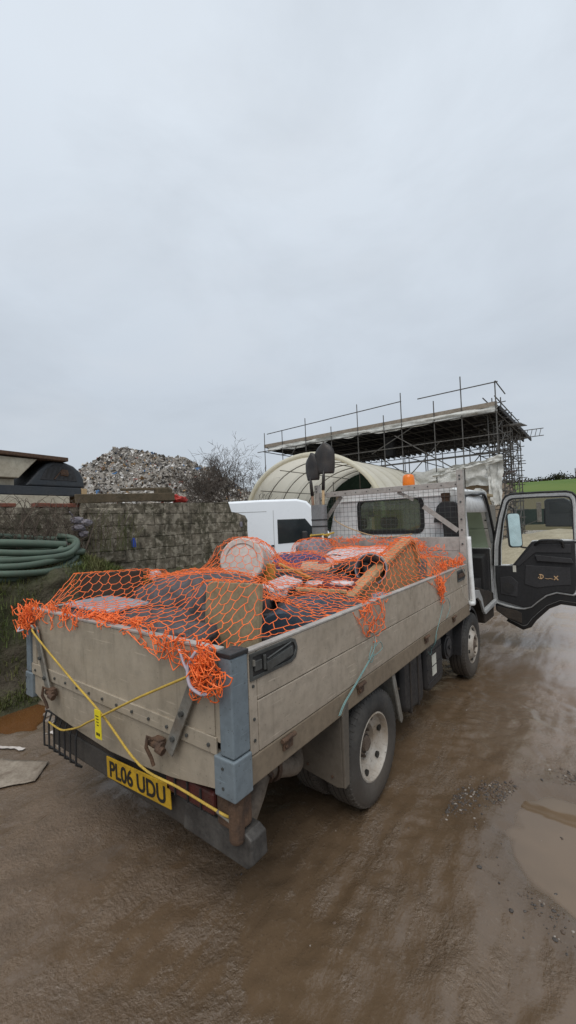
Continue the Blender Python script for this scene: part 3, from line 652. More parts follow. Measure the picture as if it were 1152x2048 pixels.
# barrel
mb = MB(); pr = [(0,0),(.20,0),(.225,.01),(.235,.03),(.225,.05),(.228,.16),(.24,.18),(.24,.2),(.228,.22),(.23,.36),(.24,.38),(.24,.40),(.23,.42),(.225,.56),(.2,.58),(0,.58)]
mb.lathe(pr, (0,0,0), 'y', 36); r3 = rz(14) @ rx(3); mb.v = [tuple(V((-.28, .72, 1.10)) + r3 @ V(p)) for p in mb.v]
BRL = item(mb.build('plastic_barrel', M['bluebarrel'], autos=35), 'dark blue ribbed plastic barrel lying beside the side panel of the truck', 'barrel')
mb = MB(); mb.tube(cat_rom([(-.13,.16,1.13),(-.12,.40,1.20),(-.13,.75,1.19),(-.12,1.15,1.2)],5), .065, 16)
item(mb.build('plastic_pipe', M['bluepipe'], smooth=True), 'blue grey plastic pipe lying along the side panel of the truck bed', 'pipe')
mb = MB(); blob(mb, (-.52, 1.72, 1.20), (.26,.30,.19), 8, .14, 2.2, crease=.15, sub=5); RB = item(mb.build('refuse_bag', M['redbag'], smooth=True), 'dark red bag with white patches beside the tilted brown board', 'bag')
mb = MB()
for i, (x, y, z, a) in enumerate(((-.64,1.60,1.355,-20),(-.42,1.62,1.365,15),(-.38,1.86,1.345,30))): blob(mb, (x,y,z), (.10,.065,.022), i+3, .2, 2, rot=rz(a), sub=3)
mb.builds('white_patch', M['whitebag'], RB, smooth=True)
mb = MB(); blob(mb, (-1.42, 2.5, 1.26), (.34,.28,.26), 12, .16, 2.0, crease=.22, sub=5); item(mb.build('refuse_bag', M['purple'], smooth=True), 'crumpled purple plastic bag near the middle of the load', 'bag')
mb = MB(); blob(mb, (-1.72, 3.22, 1.36), (.24,.24,.28), 15, .14, 2.0, crease=.15, sub=4); item(mb.build('refuse_bag', M['greybag'], smooth=True), 'grey bag at the foot of the shovels against the headboard', 'bag')
mb = MB()
for i, (z, x0, x1, y0, y1) in enumerate(((1.38,-1.45,-.5,2.75,3.5),(1.45,-1.40,-.48,2.85,3.55),(1.51,-1.42,-.6,2.95,3.6))):
    n = 26; vs = []; 
    for a in range(n+1):
        for b in range(n+1):
            x = x0+(x1-x0)*a/n; y = y0+(y1-y0)*b/n; e = max(abs(a/n-.5), abs(b/n-.5))*2
            vs.append((x+.05*nz(x,y,i,3), y+.05*nz(y,x,i+4,3), z+.035*nz(x,y,i*3,6)+.02*nz(x,y,i,14)-.06*max(0,e-.8)*5))
    mb.add(vs, [(a*(n+1)+b, (a+1)*(n+1)+b, (a+1)*(n+1)+b+1, a*(n+1)+b+1) for a in range(n) for b in range(n)])
    mb.box(x0+.05, x1-.05, y0+.05, y1-.05, z-.06, z-.035)
item(mb.build('white_sheeting', M['whitebag'], smooth=True), 'stack of crumpled white plastic sheeting at the headboard end of the load', 'sheet')
# tilted brown board with its long edge up
mb = MB(); mb.prism([(1.45,1.0),(1.45,1.25),(2.80,1.625),(2.92,1.60),(3.0,1.2),(3.0,.88),(1.5,.88)], 'x', -.30, -.255)
mb.prism([(1.45,1.25),(2.80,1.625),(2.80,1.66),(1.44,1.285)], 'x', -.315, -.215); mb.prism([(2.80,1.66),(2.93,1.62),(2.98,1.4),(2.93,1.4),(2.89,1.6),(2.80,1.625)], 'x', -.315, -.215)
mb.v = [(x + (z-1.0)*-.10, y, z) for x, y, z in mb.v]
item(mb.build('brown_board', M['ply'], bevel=.004), 'long orange brown wooden board standing tilted on edge in the load', 'board')
mb = MB(); mb.box(-.20, -.165, 2.95, 3.62, .87, 1.42, rot=rx(-6)); item(mb.build('pale_board', M['ply2'], bevel=.004), 'small pale board standing in the corner next to the headboard', 'board')
mb = MB(); mb.box(-1.22, -1.10, 1.60, 1.64, .87, 1.50, rot=ry(4)); item(mb.build('timber_offcut', M['yellowwood'], bevel=.003), 'narrow yellow timber offcut standing beside the white drum', 'timber')
mb = MB(); mb.prism([(-1.70,1.13),(-1.26,1.13),(-1.22,1.33),(-1.74,1.33)], 'y', .16, .44); mb.prism(rr_(-1.76,-1.20,.13,.47,.05), 'z', 1.335, 1.365); mb.prism([(-1.66,.87),(-1.3,.87),(-1.28,1.12),(-1.68,1.12)], 'y', .2, .5)
item(mb.build('plastic_crate', M['crate'], bevel=.015, seg=3), 'pale grey lidded plastic crate just inside the tailgate', 'crate')
mb = MB(); blob(mb, (-.10, 1.62, 1.23), (.05,.12,.09), 4, .2, 2, crease=.2, sub=4); blob(mb, (-.09, 1.9, 1.2), (.045,.12,.08), 6, .2, 2, crease=.2, sub=4)
item(mb.build('clear_bag', M['greybag'], smooth=True), 'small pale bag squeezed between the long tilted board and the side of the truck bed', 'bag')
mb = MB(); mb.tube(cat_rom([(-.58,2.0,1.40),(-.45,2.08,1.46),(-.34,1.98,1.37)],5), .04, 12); mb.tube(cat_rom([(-.75,1.9,1.32),(-.66,2.05,1.44),(-.5,2.1,1.45)],5), .035, 12)
item(mb.build('black_pipe', M['black'], smooth=True), 'short bent black pipe above the red bag', 'pipe')
mb = MB(); blob(mb, (-.93, 1.6, 1.0), (.88,1.75,.22), 22, .2, 5.0, crease=.3, sub=6)
for k, (x, y, z) in enumerate(((-.85,.26,1.16),(-.85,2.25,1.14),(-1.6,1.8,1.2),(-1.7,1.2,1.2),(-.45,1.35,1.1),(-1.0,1.95,1.2))): blob(mb, (x, y, z), (.42,.24,.22), 24+k, .2, 2.2, crease=.25, sub=4)
item(mb.build('rubble_sacks', M['greysheet'], smooth=True), 'heap of dark rubbish filling the bottom of the truck bed', 'rubbish')
mb = MB(); blob(mb, (-.80, 1.22, 1.33), (.13,.09,.06), 31, .2, 2, crease=.2, sub=4); item(mb.build('pink_rag', M['whitebag'], smooth=True), 'crumpled pinkish white rag behind the beige board', 'rag')
mb = MB(); blob(mb, (-1.86, .95, 1.44), (.05,.05,.05), 33, .2, 2, crease=.2, sub=3); item(mb.build('white_cup', M['whitebag'], smooth=True), 'small white scrap caught at the rim of the load next to the wall side', 'scrap')
mb = MB(); mb.box(-1.10, -.82, 1.98, 2.22, 1.22, 1.43, rot=rz(24) @ rx(9)); mb.box(-1.12, -.96, 2.0, 2.2, 1.435, 1.44, rot=rz(24) @ rx(16))
item(mb.build('cardboard_box', M['ply2'], bevel=.004), 'small tan cardboard box wedged between the purple bag and the red bag', 'box')
mb = MB(); blob(mb, (-.72, 2.45, 1.26), (.24,.26,.20), 41, .16, 2.2, crease=.25, sub=5); item(mb.build('refuse_bag', M['black_gloss'], smooth=True), 'shiny black rubbish bag in front of the white sheeting', 'bag')
for k, (p, q_, w, lab) in enumerate((((-1.62,1.75,1.40),(-.95,1.86,1.42),.045,'short timber batten lying across the load behind the white drum'), ((-1.35,2.02,1.45),(-.78,1.72,1.38),.035,'thin timber batten crossing the other batten on the load'), ((-.62,1.30,1.36),(-.30,1.50,1.33),.04,'stubby timber batten end beside the blue barrel'))):
    mb = MB(); mb.bar(p, q_, w, .025); tag(item(mb.build('timber_batten', M['wood'] if k != 1 else M['yellowwood'], bevel=.003), lab, 'batten'), group='battens lying on the load')
mb = MB(); mb.box(-1.02, -.78, 1.36, 1.62, 1.33, 1.37, rot=rz(-18) @ rx(12) @ ry(7)); item(mb.build('foam_slab', M['whitebag'], bevel=.01), 'broken pale foam slab lying beside the white drum', 'foam slab')
mb = MB(); mb.lathe([(0,0),(.10,0),(.13,.22),(.137,.22),(.137,.235),(.125,.235),(.10,.02),(0,.02)], (0,0,0), 'z', 28); r3 = rx(68) @ ry(20); mb.v = [tuple(V((-.42, 2.2, 1.36)) + r3 @ V(p)) for p in mb.v]
item(mb.build('grey_bucket', M['greybag'], autos=40), 'grey bucket tipped on its side between the black bag and the long tilted board', 'bucket')
# shovels in the grey duct
mb = MB(); o = rr_(-2.015, -1.795, 3.60, 3.72, .04); i_ = rr_(-2.0, -1.81, 3.615, 3.705, .03)
mb.ringprism(o, i_, 'z', 1.50, 2.085); mb.prism(i_, 'z', 1.50, 1.53)
DU = tag(mb.build('tool_holder', M['duct'], autos=40), 'upright grey plastic duct strapped to the headboard as a tool holder', 'tool holder')
mb = MB()
for z in (1.88, 1.79): mb.ringprism(rr_(-2.02, -1.79, 3.595, 3.725, .042), rr_(-2.014, -1.796, 3.601, 3.719, .04), 'z', z-.008, z+.008)
mb.builds('strap', M['black'], DU)
mb = MB(); pts = [(x, y, 1.665 + .015*math.sin(k*.9)) for k, (x, y) in enumerate(rr_(-2.035, -1.775, 3.58, 3.74, .05))]; mb.tube(pts, .012, 8, closed=True); mb.tube(cat_rom([(-1.80,3.58,1.665),(-1.72,3.58,1.68),(-1.64,3.6,1.70)],4), .012, 8)
mb.build('yellow_strap', M['rope'], DU)
mb = MB(); mb.tube(cat_rom([(-1.80,3.56,1.66),(-1.77,3.54,1.58),(-1.70,3.5,1.53),(-1.6,3.45,1.49)],4), .014, 8); mb.build('white_strap', M['cream'], DU)
def shovel(name, base, tipz, bw, bl, matw, yaw, lean, lab):
    e = empty(name, base, lab, 'shovel')
    bx, by, bz = base; top = V((bx+lean, by, tipz-bl))
    mb = MB(); mb.tube([V((bx, by, bz)), V((bx, by, bz)).lerp(top, .5), top - V((lean*.3, 0, .14))], .019, 12); h = mb.build('shaft', M[matw], e, smooth=True)
    mb = MB(); mb.tube([top - V((lean*.35, 0, .22)), top - V((lean*.1,0,.04)), top + V((0,0,.05))], [.024,.022,.012], 12); mb.build('socket', M['blade'], e, smooth=True)
    n, m = 16, 9; vs = []
    r = rz(yaw)
    for a in range(n+1):
        t = a/n
        wd = bw/2*(.86+.14*math.sin(min(t*2.2,1)*PI/2)) if t < .6 else bw/2*max(0.02, math.cos((t-.6)/.4*PI/2)**.7)
        if t < .06: wd *= .9 
        for b in range(m+1):
            s = b/m*2-1
            p = V((s*wd, .045*(s*s) - .03*math.cos(s*PI/2)*max(0,1-t*2.5) + .07*(t-.5)**2, t*bl))
            vs.append(top + r @ p)
    mb = MB(); mb.add(vs, [(a*(m+1)+b, (a+1)*(m+1)+b, (a+1)*(m+1)+b+1, a*(m+1)+b+1) for a in range(n) for b in range(m)])
    bl_ = mb.build('blade', M['blade'], e, smooth=True); md = bl_.modifiers.new('solid', 'SOLIDIFY'); md.thickness = .004
shovel('shovel', (-1.86, 3.655, 1.54), 2.96, .31, .45, 'wood', 6, .06, 'round mouth shovel with pale wooden shaft standing blade up in the grey duct')
shovel('shovel', (-1.975, 3.67, 1.54), 2.84, .29, .40, 'wood_dark', -14, -.06, 'second blade up shovel with reddish brown shaft, half hidden by the pale shafted one')

# ------------------------------------------------------------------ cargo net: draped with a small position based simulation
dg = bpy.context.evaluated_depsgraph_get(); bpy.context.view_layer.update()
allv, allf = [], []
for o in LOAD + [ob for ob in T.children_recursive if ob.type == 'MESH' and ob.name.split('.')[0] in ('side_panel', 'tailgate', 'corner_post', 'post_cap', 'headboard', 'tray_floor')]:
    n = len(allv); allv += [o.matrix_world @ v.co for v in o.data.vertices]; allf += [tuple(i+n for i in p.vertices) for p in o.data.polygons]
bvh = BVHTree.FromPolygons(allv, allf)
hs = .025; HX0, HY0 = -2.35, -.4; nx_, ny_ = int(2.7/hs)+1, int(4.3/hs)+1
H = np.full((nx_, ny_), .45)
for a in range(nx_):
    for b in range(ny_):
        x, y = HX0+a*hs, HY0+b*hs
        if y > 3.70: H[a, b] = 1.35 if -2 < x < 0 else .45; continue
        h = bvh.ray_cast(V((x, y, 3)), V((0, 0, -1)))
        if h[0] is not None: H[a, b] = max(h[0].z, .45)
for _ in range(2):
    Hp = np.pad(H, 1, mode='edge'); D = np.max([Hp[1+a:1+a+nx_, 1+b:1+b+ny_] for a in (-1,0,1) for b in (-1,0,1)], axis=0)
    ins = np.zeros_like(H, bool); i0 = int((-1.93-HX0)/hs); i1 = int((-.06-HX0)/hs); j0 = int((.08-HY0)/hs); j1 = int((3.6-HY0)/hs); ins[i0:i1, j0:j1] = True
    H = np.where(ins, D, H)
def hsample(P):
    u = np.clip((P[:,0]-HX0)/hs, 0, nx_-1.001); v = np.clip((P[:,1]-HY0)/hs, 0, ny_-1.001)
    a = u.astype(int); b = v.astype(int); fu = u-a; fv = v-b
    return (H[a,b]*(1-fu)+H[a+1,b]*fu)*(1-fv)+(H[a,b+1]*(1-fu)+H[a+1,b+1]*fu)*fv
A_ = .0455; NX = 36; NY = 105
I, J = np.meshgrid(np.arange(NX), np.arange(NY), indexing='ij')
rxx = I*1.5*A_ + np.where((I+J) % 2 == 1, .25*A_, -.25*A_); ryy = J*.866*A_
wx, wy = rxx.max(), ryy.max(); print('net', wx, wy)
u = (rxx/wx).ravel(); v = (ryy/wy).ravel(); idx = (I*NY+J)
rs = np.random.RandomState(4)
P = np.stack([-2.08+2.14*u, -.03+3.68*v, np.zeros_like(u)], 1); P[:,2] = hsample(P)+.12
P += rs.normal(0, .006, P.shape)
E = [[], [], []]
for i in range(NX):
    for j in range(NY):
        if j+1 < NY: E[j % 2].append((idx[i,j], idx[i,j+1]))
        if i+1 < NX and (i+j) % 2 == 1: E[2].append((idx[i,j], idx[i+1,j]))
E = [np.array(e) for e in E]
RL = [A_*rs.uniform(.78, 1.22, len(e)) for e in E]
anch = []   # (u, v, radius in rest metres, target, squeeze)
def an(u_, v_, r, t, k): anch.append((u_, v_, r, np.array(t), k))
an(1, 0, .30, (-.10, -.05, 1.25), .25); an(0, 0, .30, (-1.95, -.035, 1.31), .30)
for uu, zz in ((.16,1.362),(.26,1.36),(.36,1.355),(.46,1.355),(.56,1.36),(.66,1.335),(.74,1.30),(.82,1.275),(.90,1.25)): an(uu, 0, .14, (-1.93+1.84*uu, .012 if uu < .6 else -.028, zz), .35)
an(1, .36, .30, (.020, 1.30, 1.06), .62); an(1, .735, .24, (.020, 2.71, 1.07), .28)
an(1, 1, .30, (-.015, 3.62, 1.36), .35); an(0, 1, .2, (-1.95, 3.62, 1.52), .4)
for k, vv in enumerate((.2, .4, .6, .8)): an(0, vv, .10, (-2.03, .2+3.4*vv, 1.20), .5)
for uu, zz in ((.15,1.58),(.32,1.60),(.5,1.58),(.66,1.60),(.84,1.46)): an(uu, 1, .10, (-1.95+1.9*uu, 3.64, zz), .7)
W_ = np.ones(len(P)); TG_ = np.full(P.shape, np.nan)
for (a, b, r, t, k) in anch:
    dx = (u-a)*wx; dy = (v-b)*wy; m = (dx*dx+dy*dy) < r*r
    ii = np.where(m)[0]
    off = np.stack([dx[ii]*k, dy[ii]*k*.8, -np.abs(dx[ii]+dy[ii])*k*.5], 1)
    if t[0] > 0: off = np.stack([np.zeros(len(ii)), dy[ii]*k, np.abs(dx[ii])*.85 + np.abs(dy[ii])*.35], 1)
    TG_[ii] = t + off + rs.normal(0, .018 if r > .25 else .008, off.shape); W_[ii] = 0
pin = np.where(W_ == 0)[0]; start = P[pin].copy()
prev = P.copy(); NIT = 420
for it in range(NIT):
    vel = (P-prev)*.93; prev = P.copy()
    vel[:,2] -= .0009
    P = P + vel*W_[:,None]
    f = min(1, it/140.); P[pin] = start*(1-f)+TG_[pin]*f
    for k in range(6):
        for e, rl in zip(E, RL):
            d_ = P[e[:,1]]-P[e[:,0]]; l = np.linalg.norm(d_, axis=1)+1e-9
            w0, w1 = W_[e[:,0]], W_[e[:,1]]; s_ = w0+w1; s_[s_ == 0] = 1
            st = np.where(l > rl, 1., .25)
            cor = (d_/l[:,None])*((l-rl)*st/s_)[:,None]
            P[e[:,0]] += cor*w0[:,None]; P[e[:,1]] -= cor*w1[:,None]
        h = hsample(P)+.008; low = (P[:,2] < h) & (W_ > 0)
        P[low, 2] = h[low]; prev[low] = prev[low]*.6 + P[low]*.4
def strand(mb, pts, r, n=4, mi=0): mb.tube(pts, r, n, mi, cap=False)
mb = MB()
for e in E:
    for a, b in e:
        p, q = P[a], P[b]
        m = (p+q)/2 + np.array([0, 0, -.004]) + rs.normal(0, .0035, 3)
        strand(mb, [tuple(p), tuple(m), tuple(q)], .0024)
# slack netting gathered at the corners: crumpled open cells
def gathered(path, spread, n, seed, face=(0,-1,0)):
    q = random.Random(seed); path = cat_rom(path, 6)
    for k in range(n):
        t = q.random()*(len(path)-1.001); i = int(t); c = path[i].lerp(path[i+1], t-i)
        c = c + V((q.gauss(0, spread[0]), q.gauss(0, spread[1]), q.gauss(0, spread[2])))
        nr = (V(face) + V((q.gauss(0,.35), q.gauss(0,.35), q.gauss(0,.35)))).normalized(); a = nr.orthogonal().normalized(); a = Matrix.Rotation(q.uniform(0, 6.28), 3, nr) @ a; b = nr.cross(a)
        s1, s2 = q.uniform(.028,.06), q.uniform(.012,.04); pts = []
        for j in range(6):
            th = 2*PI*j/6 + q.gauss(0,.12); pts.append(c + a*math.cos(th)*s1 + b*math.sin(th)*s2 + nr*q.gauss(0,.006))
        for j in range(6):
            strand(mb, [pts[j], pts[j].lerp(pts[(j+1)%6], .5)+V((0,0,-.003)), pts[(j+1)%6]], .0026)
        e = pts[q.randrange(6)]; strand(mb, [e, e + V((q.gauss(0,.015), q.gauss(0,.004), -abs(q.gauss(0,.02))))], .0029)
gathered([(-.62,-.012,1.345),(-.40,-.025,1.325),(-.22,-.04,1.295),(-.13,-.05,1.25),(-.10,-.055,1.19)], (.04,.010,.026), 50, 1)
gathered([(-.16,-.04,1.33),(-.10,-.05,1.30),(-.09,-.05,1.22)], (.034,.012,.036), 30, 2)
gathered([(-2.02,.05,1.30),(-2.0,-.03,1.30),(-1.9,-.04,1.31),(-1.75,-.025,1.335),(-1.55,-.01,1.345),(-1.3,.0,1.35)], (.055,.014,.032), 54, 3)
gathered([(-1.97,-.05,1.22),(-1.90,-.05,1.26)], (.06,.012,.03), 20, 4)
gathered([(-1.2,.05,1.36),(-.7,.05,1.36)], (.05,.02,.012), 40, 9, (0,-.3,1))
gathered([(-.02,1.16,1.325),(.012,1.2,1.27),(.018,1.25,1.14)], (.005,.02,.03), 9, 5, (1,0,0))
gathered([(-.03,2.60,1.33),(.012,2.68,1.25),(.018,2.71,1.12)], (.005,.02,.03), 20, 6, (1,0,0))
gathered([(-.05,2.9,1.36),(-.03,3.3,1.37),(-.02,3.62,1.37)], (.015,.05,.022), 36, 7, (1,0,0))
gathered([(-1.8,3.60,1.60),(-1.0,3.60,1.60),(-.3,3.60,1.50)], (.1,.03,.02), 70, 8, (0,-.5,1))
NETO = mb.build('cargo_net', M['net'])
tag(NETO, 'orange knotted cargo net stretched over the load of the flatbed truck', 'cargo net')
mb = MB()
mb.tube(cat_rom([(-.16,-.05,1.33),(-.185,-.075,1.27),(-.165,-.085,1.20),(-.12,-.07,1.168),(-.085,-.06,1.172)],6), .0075, 8)
mb.tube(cat_rom([(-.30,-.03,1.31),(-.24,-.05,1.26),(-.19,-.06,1.22)],6), .006, 8)
mb.tube(cat_rom([(-1.97,-.06,1.215),(-1.92,-.09,1.20),(-1.86,-.08,1.215)],6), .006, 8)
mb.builds('hem_cord', M['cordgrey'], NETO, smooth=True)
# ropes over the tailgate
mb = MB(); mb.tube(cat_rom([(-1.79,-.045,1.225),(-1.75,-.055,1.195),(-1.3,-.065,1.03),(-.90,-.066,.885),(-.61,-.045,.712),(-.35,-.02,.683),(-.10,.0,.655),(-.07,.03,.63)],5), .006, 8)
R1 = tag(mb.build('bungee_rope', M['rope'], smooth=True), 'yellow rope running from the far top corner of the tailgate down past the number plate', 'rope')
mb = MB(); mb.tube(cat_rom([(-.145,-.05,1.252),(-.18,-.055,1.232),(-.55,-.075,1.06),(-.90,-.082,.885),(-1.1,-.05,.79),(-1.25,-.02,.715),(-1.40,-.005,.655),(-1.52,-.008,.622),(-1.70,.0,.62)],5), .006, 8)
R2 = tag(mb.build('bungee_rope', M['rope'], smooth=True), 'yellow rope running from the net bunch at the near corner to the lamp guard', 'rope')
for (a, b, pr) in (((-.115,-.005,.66), (-.03,.03,.60), R1), ((-.15,-.05,1.25), (-.115,-.05,1.262), R2), ((-1.82,-.045,1.24),(-1.78,-.045,1.222), R1)):
    mb = MB(); mb.tube([a, V(a).lerp(V(b), .5), b], [.008,.006,.005], 8); mb.build('rope_hook', M['galv'], pr)
mb = MB(); mb.box(-.935, -.875, -.092, -.089, .775, .922, rot=ry(-3)); TY = tag(mb.build('yellow_tag', M['tagy']), 'bright yellow tag hanging where the two yellow ropes cross', 'tag')
mb = MB()
for k, z in enumerate((.89,.875,.86,.845)): mb.box(-.925+.004*k, -.895, -.0935, -.0925, z-.002, z+.002)
mb.box(-.92, -.905, -.0935, -.0925, .792, .806); mb.box(-.90, -.886, -.0935, -.0925, .792, .806); mb.build('tag_print', M['ink'], TY)
# twine ties
def tie(pts, loops, lab, mat='teal'):
    mb = MB(); mb.tube(cat_rom(pts, 6), .003, 6); mb.tube(cat_rom([(p[0]+.004, p[1]+.009, p[2]) for p in pts[len(pts)//2:]], 6), .0026, 6)
    for l in loops: mb.tube(cat_rom(l, 6), .0026, 6)
    tag(mb.build('twine', M[mat], smooth=True), lab, 'twine')
tie([(.014,1.18,1.17),(.02,1.27,1.10),(.03,1.25,1.05),(.03,1.2,1.0),(.02,1.0,.89),(.014,.86,.82),(.012,.80,.77)], [[(.025,1.24,1.03),(.03,1.33,1.05),(.028,1.36,1.0),(.028,1.25,.985),(.03,1.2,1.0)],[(.025,1.22,1.05),(.03,1.16,.99),(.028,1.2,.955),(.028,1.24,1.0)]], 'teal twine tying the net down to the rail behind the rear wheel')
tie([(.02,2.71,1.08),(.024,2.69,1.02),(.02,2.60,.92),(.016,2.5,.82),(.0,2.5,.74),(-.06,2.55,.66)], [[(.02,2.72,1.07),(.024,2.85,1.08),(.022,2.93,.98),(.022,2.80,.90)],[(-.05,2.52,.72),(-.07,2.62,.66),(-.075,2.60,.60),(-.07,2.52,.65)]], 'teal twine tying the net down above the battery box and tanks')
tie([(.012,3.40,1.33),(.018,3.46,1.28),(.02,3.56,1.20)], [[(.012,3.42,1.12),(.014,3.46,1.02),(.02,3.62,.93),(.03,3.76,.91)]], 'cream cord hanging from the net at the front side latch', 'cream')
# ------------------------------------------------------------------ ground
def puddle_r(x, y):
    dy = (y-1.55)/(.78 if y > 1.55 else .70); e = ((x-1.80)/1.14)**2 + dy**2
    return e + .34*fb(x, y, 1.3, 2.0) + .10*nz(x, y, 2, 9)
def puddle_l(x, y): return ((x+3.95)/.78)**2 + ((y-.46)/.30)**2 + .42*fb(x, y, 4, 2.4)
def ghz(x, y):
    r = max(abs(x), abs(y))
    h = .022*fb(x, y, 0, .55, 3)
    if r < 14:
        k = max(0, 1-r/14)
        tr = math.exp(-((x-.28-.05*math.sin(y*1.3))/.38)**2)*(1 if y < 8 else .3)
        # streaky churned mud running along the wheel track
        st = nz(x*6.5+.8*nz(x, y, 3, 2.2), y*1.7, 2)*.011 + nz(x*15, y*4.5, 5)*.006 + abs(nz(x*9+y*1.5, y*6, 7))*.008
        sm = max(0, nz(x*1.6, y*.8, 11)+.35)
        h += k*(1.5*st*(.3+sm)*(1 if x > -.6 else .3) + .024*fb(x, y, 9, 1.9, 4) + .008*fb(x, y, 5, 9, 3))
        h -= .024*tr*k
        if y < 7: h += k*tr*.004*math.sin((y+.45*abs(x-.30)+.09*nz(x,y,14,2.2))*52)*max(0, min(1, .45+1.3*nz(x*1.5, y*.8, 17)))
        h += .03*math.exp(-((x-.62-.1*nz(y,0,0,1.2))/.16)**2)*(1 if y < 3 else .3)*k
        pr = puddle_r(x, y)
        if pr < 1.5: h = h*min(1, max(.15, pr-.5)) - .035*max(0, min(1, (1.12-pr)*3.5)) 
        pl = puddle_l(x, y)
        if pl < 1.4: h -= .05*max(0, min(1, (1.15-pl)*2.5))
        if -2.2 < x < .15 and 3.7 < y < 4.2 or -2.2 < x < .15 and 1.1 < y < 1.55: h = min(h, .006)
    return h-.004
def axis_(lo, hi, c0, c1, d0, g):
    o = list(np.arange(c0, c1, d0)); d = d0; x = c1
    while x < hi: o.append(x); d *= g; x += d
    o.append(hi); d = d0*g; x = c0-d
    while x > lo: o.insert(0, x); d *= g; x -= d
    o.insert(0, lo); return o
gx = axis_(-420, 420, -3.4, 2.0, .022, 1.11); gy = axis_(-60, 700, -.9, 3.6, .028, 1.07)
vs = [(x, y, ghz(x, y)) for x in gx for y in gy]; n = len(gy)
mb = MB(); mb.v = vs; mb.f = [(a*n+b, (a+1)*n+b, (a+1)*n+b+1, a*n+b+1) for a in range(len(gx)-1) for b in range(n-1)]; mb.m = [0]*len(mb.f)
m, N_ = newmat('wet_mud'); pos = N_.n('NewGeometry').outputs['Position']; wa = N_.n('Attribute', attribute_name='wet_shade').outputs['Fac']
n1 = N_.noise(pos, .9, 6, .62); n2 = N_.noise(pos, 5.5, 6, .65); n3 = N_.noise(pos, 38, 5, .65)
ns = N_.noise(N_.mapping(pos, (11, 2.6, 6), (0,0,.12)), 1., 6, .62, .5); nss = N_.noise(N_.mapping(pos, (30, 9, 10), (0,0,.2)), 1., 4, .6)
sx = N_.n('SeparateXYZ', i={0: pos}); X_, Y_ = sx.outputs[0], sx.outputs[1]
trk = N_.math('MULTIPLY', N_.ramp(N_.math('ABSOLUTE', N_.math('SUBTRACT', X_, .30)), .75, .15), 1.)
film = N_.ramp(N_.math('ADD', N_.noise(pos, 1.5, 6, .65), N_.math('SUBTRACT', N_.math('MULTIPLY', N_.math('SUBTRACT', ns, .5), .6), N_.math('ADD', N_.math('MULTIPLY', wa, .16), N_.math('MULTIPLY', N_.ramp(X_, -.3, .4), N_.ramp(Y_, .6, 2.5, 0, .08))))), .42, .53, .0, 1.)
c = N_.mix(N_.ramp(n1, .38, .64), (.165,.112,.070), (.118,.077,.045))
c = N_.mix(N_.ramp(n2, .42, .72, 0, .55), c, (.090,.062,.039))
c = N_.mix(N_.math('MULTIPLY', trk, .65), c, (.112,.073,.041))
c = N_.mix(N_.ramp(n3, .56, .70, 0, .45), c, (.22,.175,.135)); c = N_.mix(N_.ramp(N_.noise(pos, 85, 3, .6), .60, .70, 0, .5), c, (.05,.036,.026))
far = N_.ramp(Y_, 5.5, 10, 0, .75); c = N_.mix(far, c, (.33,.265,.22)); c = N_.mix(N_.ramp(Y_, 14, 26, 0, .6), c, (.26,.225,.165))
lf = N_.ramp(N_.math('ADD', X_, N_.math('MULTIPLY', n1, 1.)), -1.6, -2.6, 0, .5); c = N_.mix(N_.math('MULTIPLY', N_.ramp(X_, .1, .9), N_.ramp(Y_, 1.8, 5.0, 0, .9)), c, (.36,.285,.235)); c = N_.mix(N_.math('MULTIPLY', N_.math('SUBTRACT', 1., film), .35), c, (.105,.07,.042)); c = N_.mix(N_.math('MULTIPLY', wa, .55), c, (.085,.056,.033)); c = N_.mix(lf, c, (.20,.16,.122))  # pale mix at front right: reflected sky painted into the mud colour
blot = N_.noise(pos, 2.3, 5, .7, .8); c = N_.mix(N_.ramp(blot, .69, .73, 0, .45), c, (.30,.27,.24))
wet_shade = N_.math('ADD', N_.math('MULTIPLY', film, .34), .05)
wet_shade = N_.math('SUBTRACT', wet_shade, N_.math('MULTIPLY', trk, .30)); wet_shade = N_.math('SUBTRACT', wet_shade, N_.ramp(Y_, 4, 8, 0, .12))
lfd = N_.ramp(X_, -.2, -1.2, 0, .18); wet_shade = N_.math('ADD', wet_shade, lfd)
wet_shade = N_.n('Clamp', i={0: wet_shade, 1: .05, 2: .6}).outputs[0]
hgt = N_.math('ADD', N_.math('MULTIPLY', ns, N_.ramp(X_, -.5, .2, .1, .55)), N_.math('ADD', N_.math('MULTIPLY', n3, .75), N_.math('ADD', N_.math('MULTIPLY', n2, .55), N_.math('MULTIPLY', nss, N_.ramp(X_, -.5, .2, .0, .25)))))
bn = N_.n('Bump', i={'Strength': N_.math('MULTIPLY', N_.ramp(Y_, 2.5, 9, 1., .55), N_.math('ADD', N_.math('MULTIPLY', film, .76), .24)), 'Distance': .022, 'Height': hgt}); b = bn.outputs[0]
N_.out(N_.pbr(**{'Base Color': c, 'Roughness': wet_shade, 'Normal': b, 'Specular IOR Level': .65}))
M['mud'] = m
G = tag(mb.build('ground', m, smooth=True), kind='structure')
at = G.data.attributes.new('wet_shade', 'FLOAT', 'POINT'); wv = []
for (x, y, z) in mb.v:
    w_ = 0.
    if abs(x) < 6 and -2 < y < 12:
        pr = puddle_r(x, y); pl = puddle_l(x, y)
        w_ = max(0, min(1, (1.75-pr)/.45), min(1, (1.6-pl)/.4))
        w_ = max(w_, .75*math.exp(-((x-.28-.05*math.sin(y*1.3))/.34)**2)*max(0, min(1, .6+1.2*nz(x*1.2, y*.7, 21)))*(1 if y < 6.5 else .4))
        ed = min(x+1.95, -.05-x, (y-.1)*.8, 5-y)+.25*nz(x*1.6, y*1.6, 31); w_ = max(w_, .75*max(0, min(1, ed/.45)))  # truck footprint: shade under the body painted in as darker, wetter mud
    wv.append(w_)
at.data.foreach_set('value', wv)
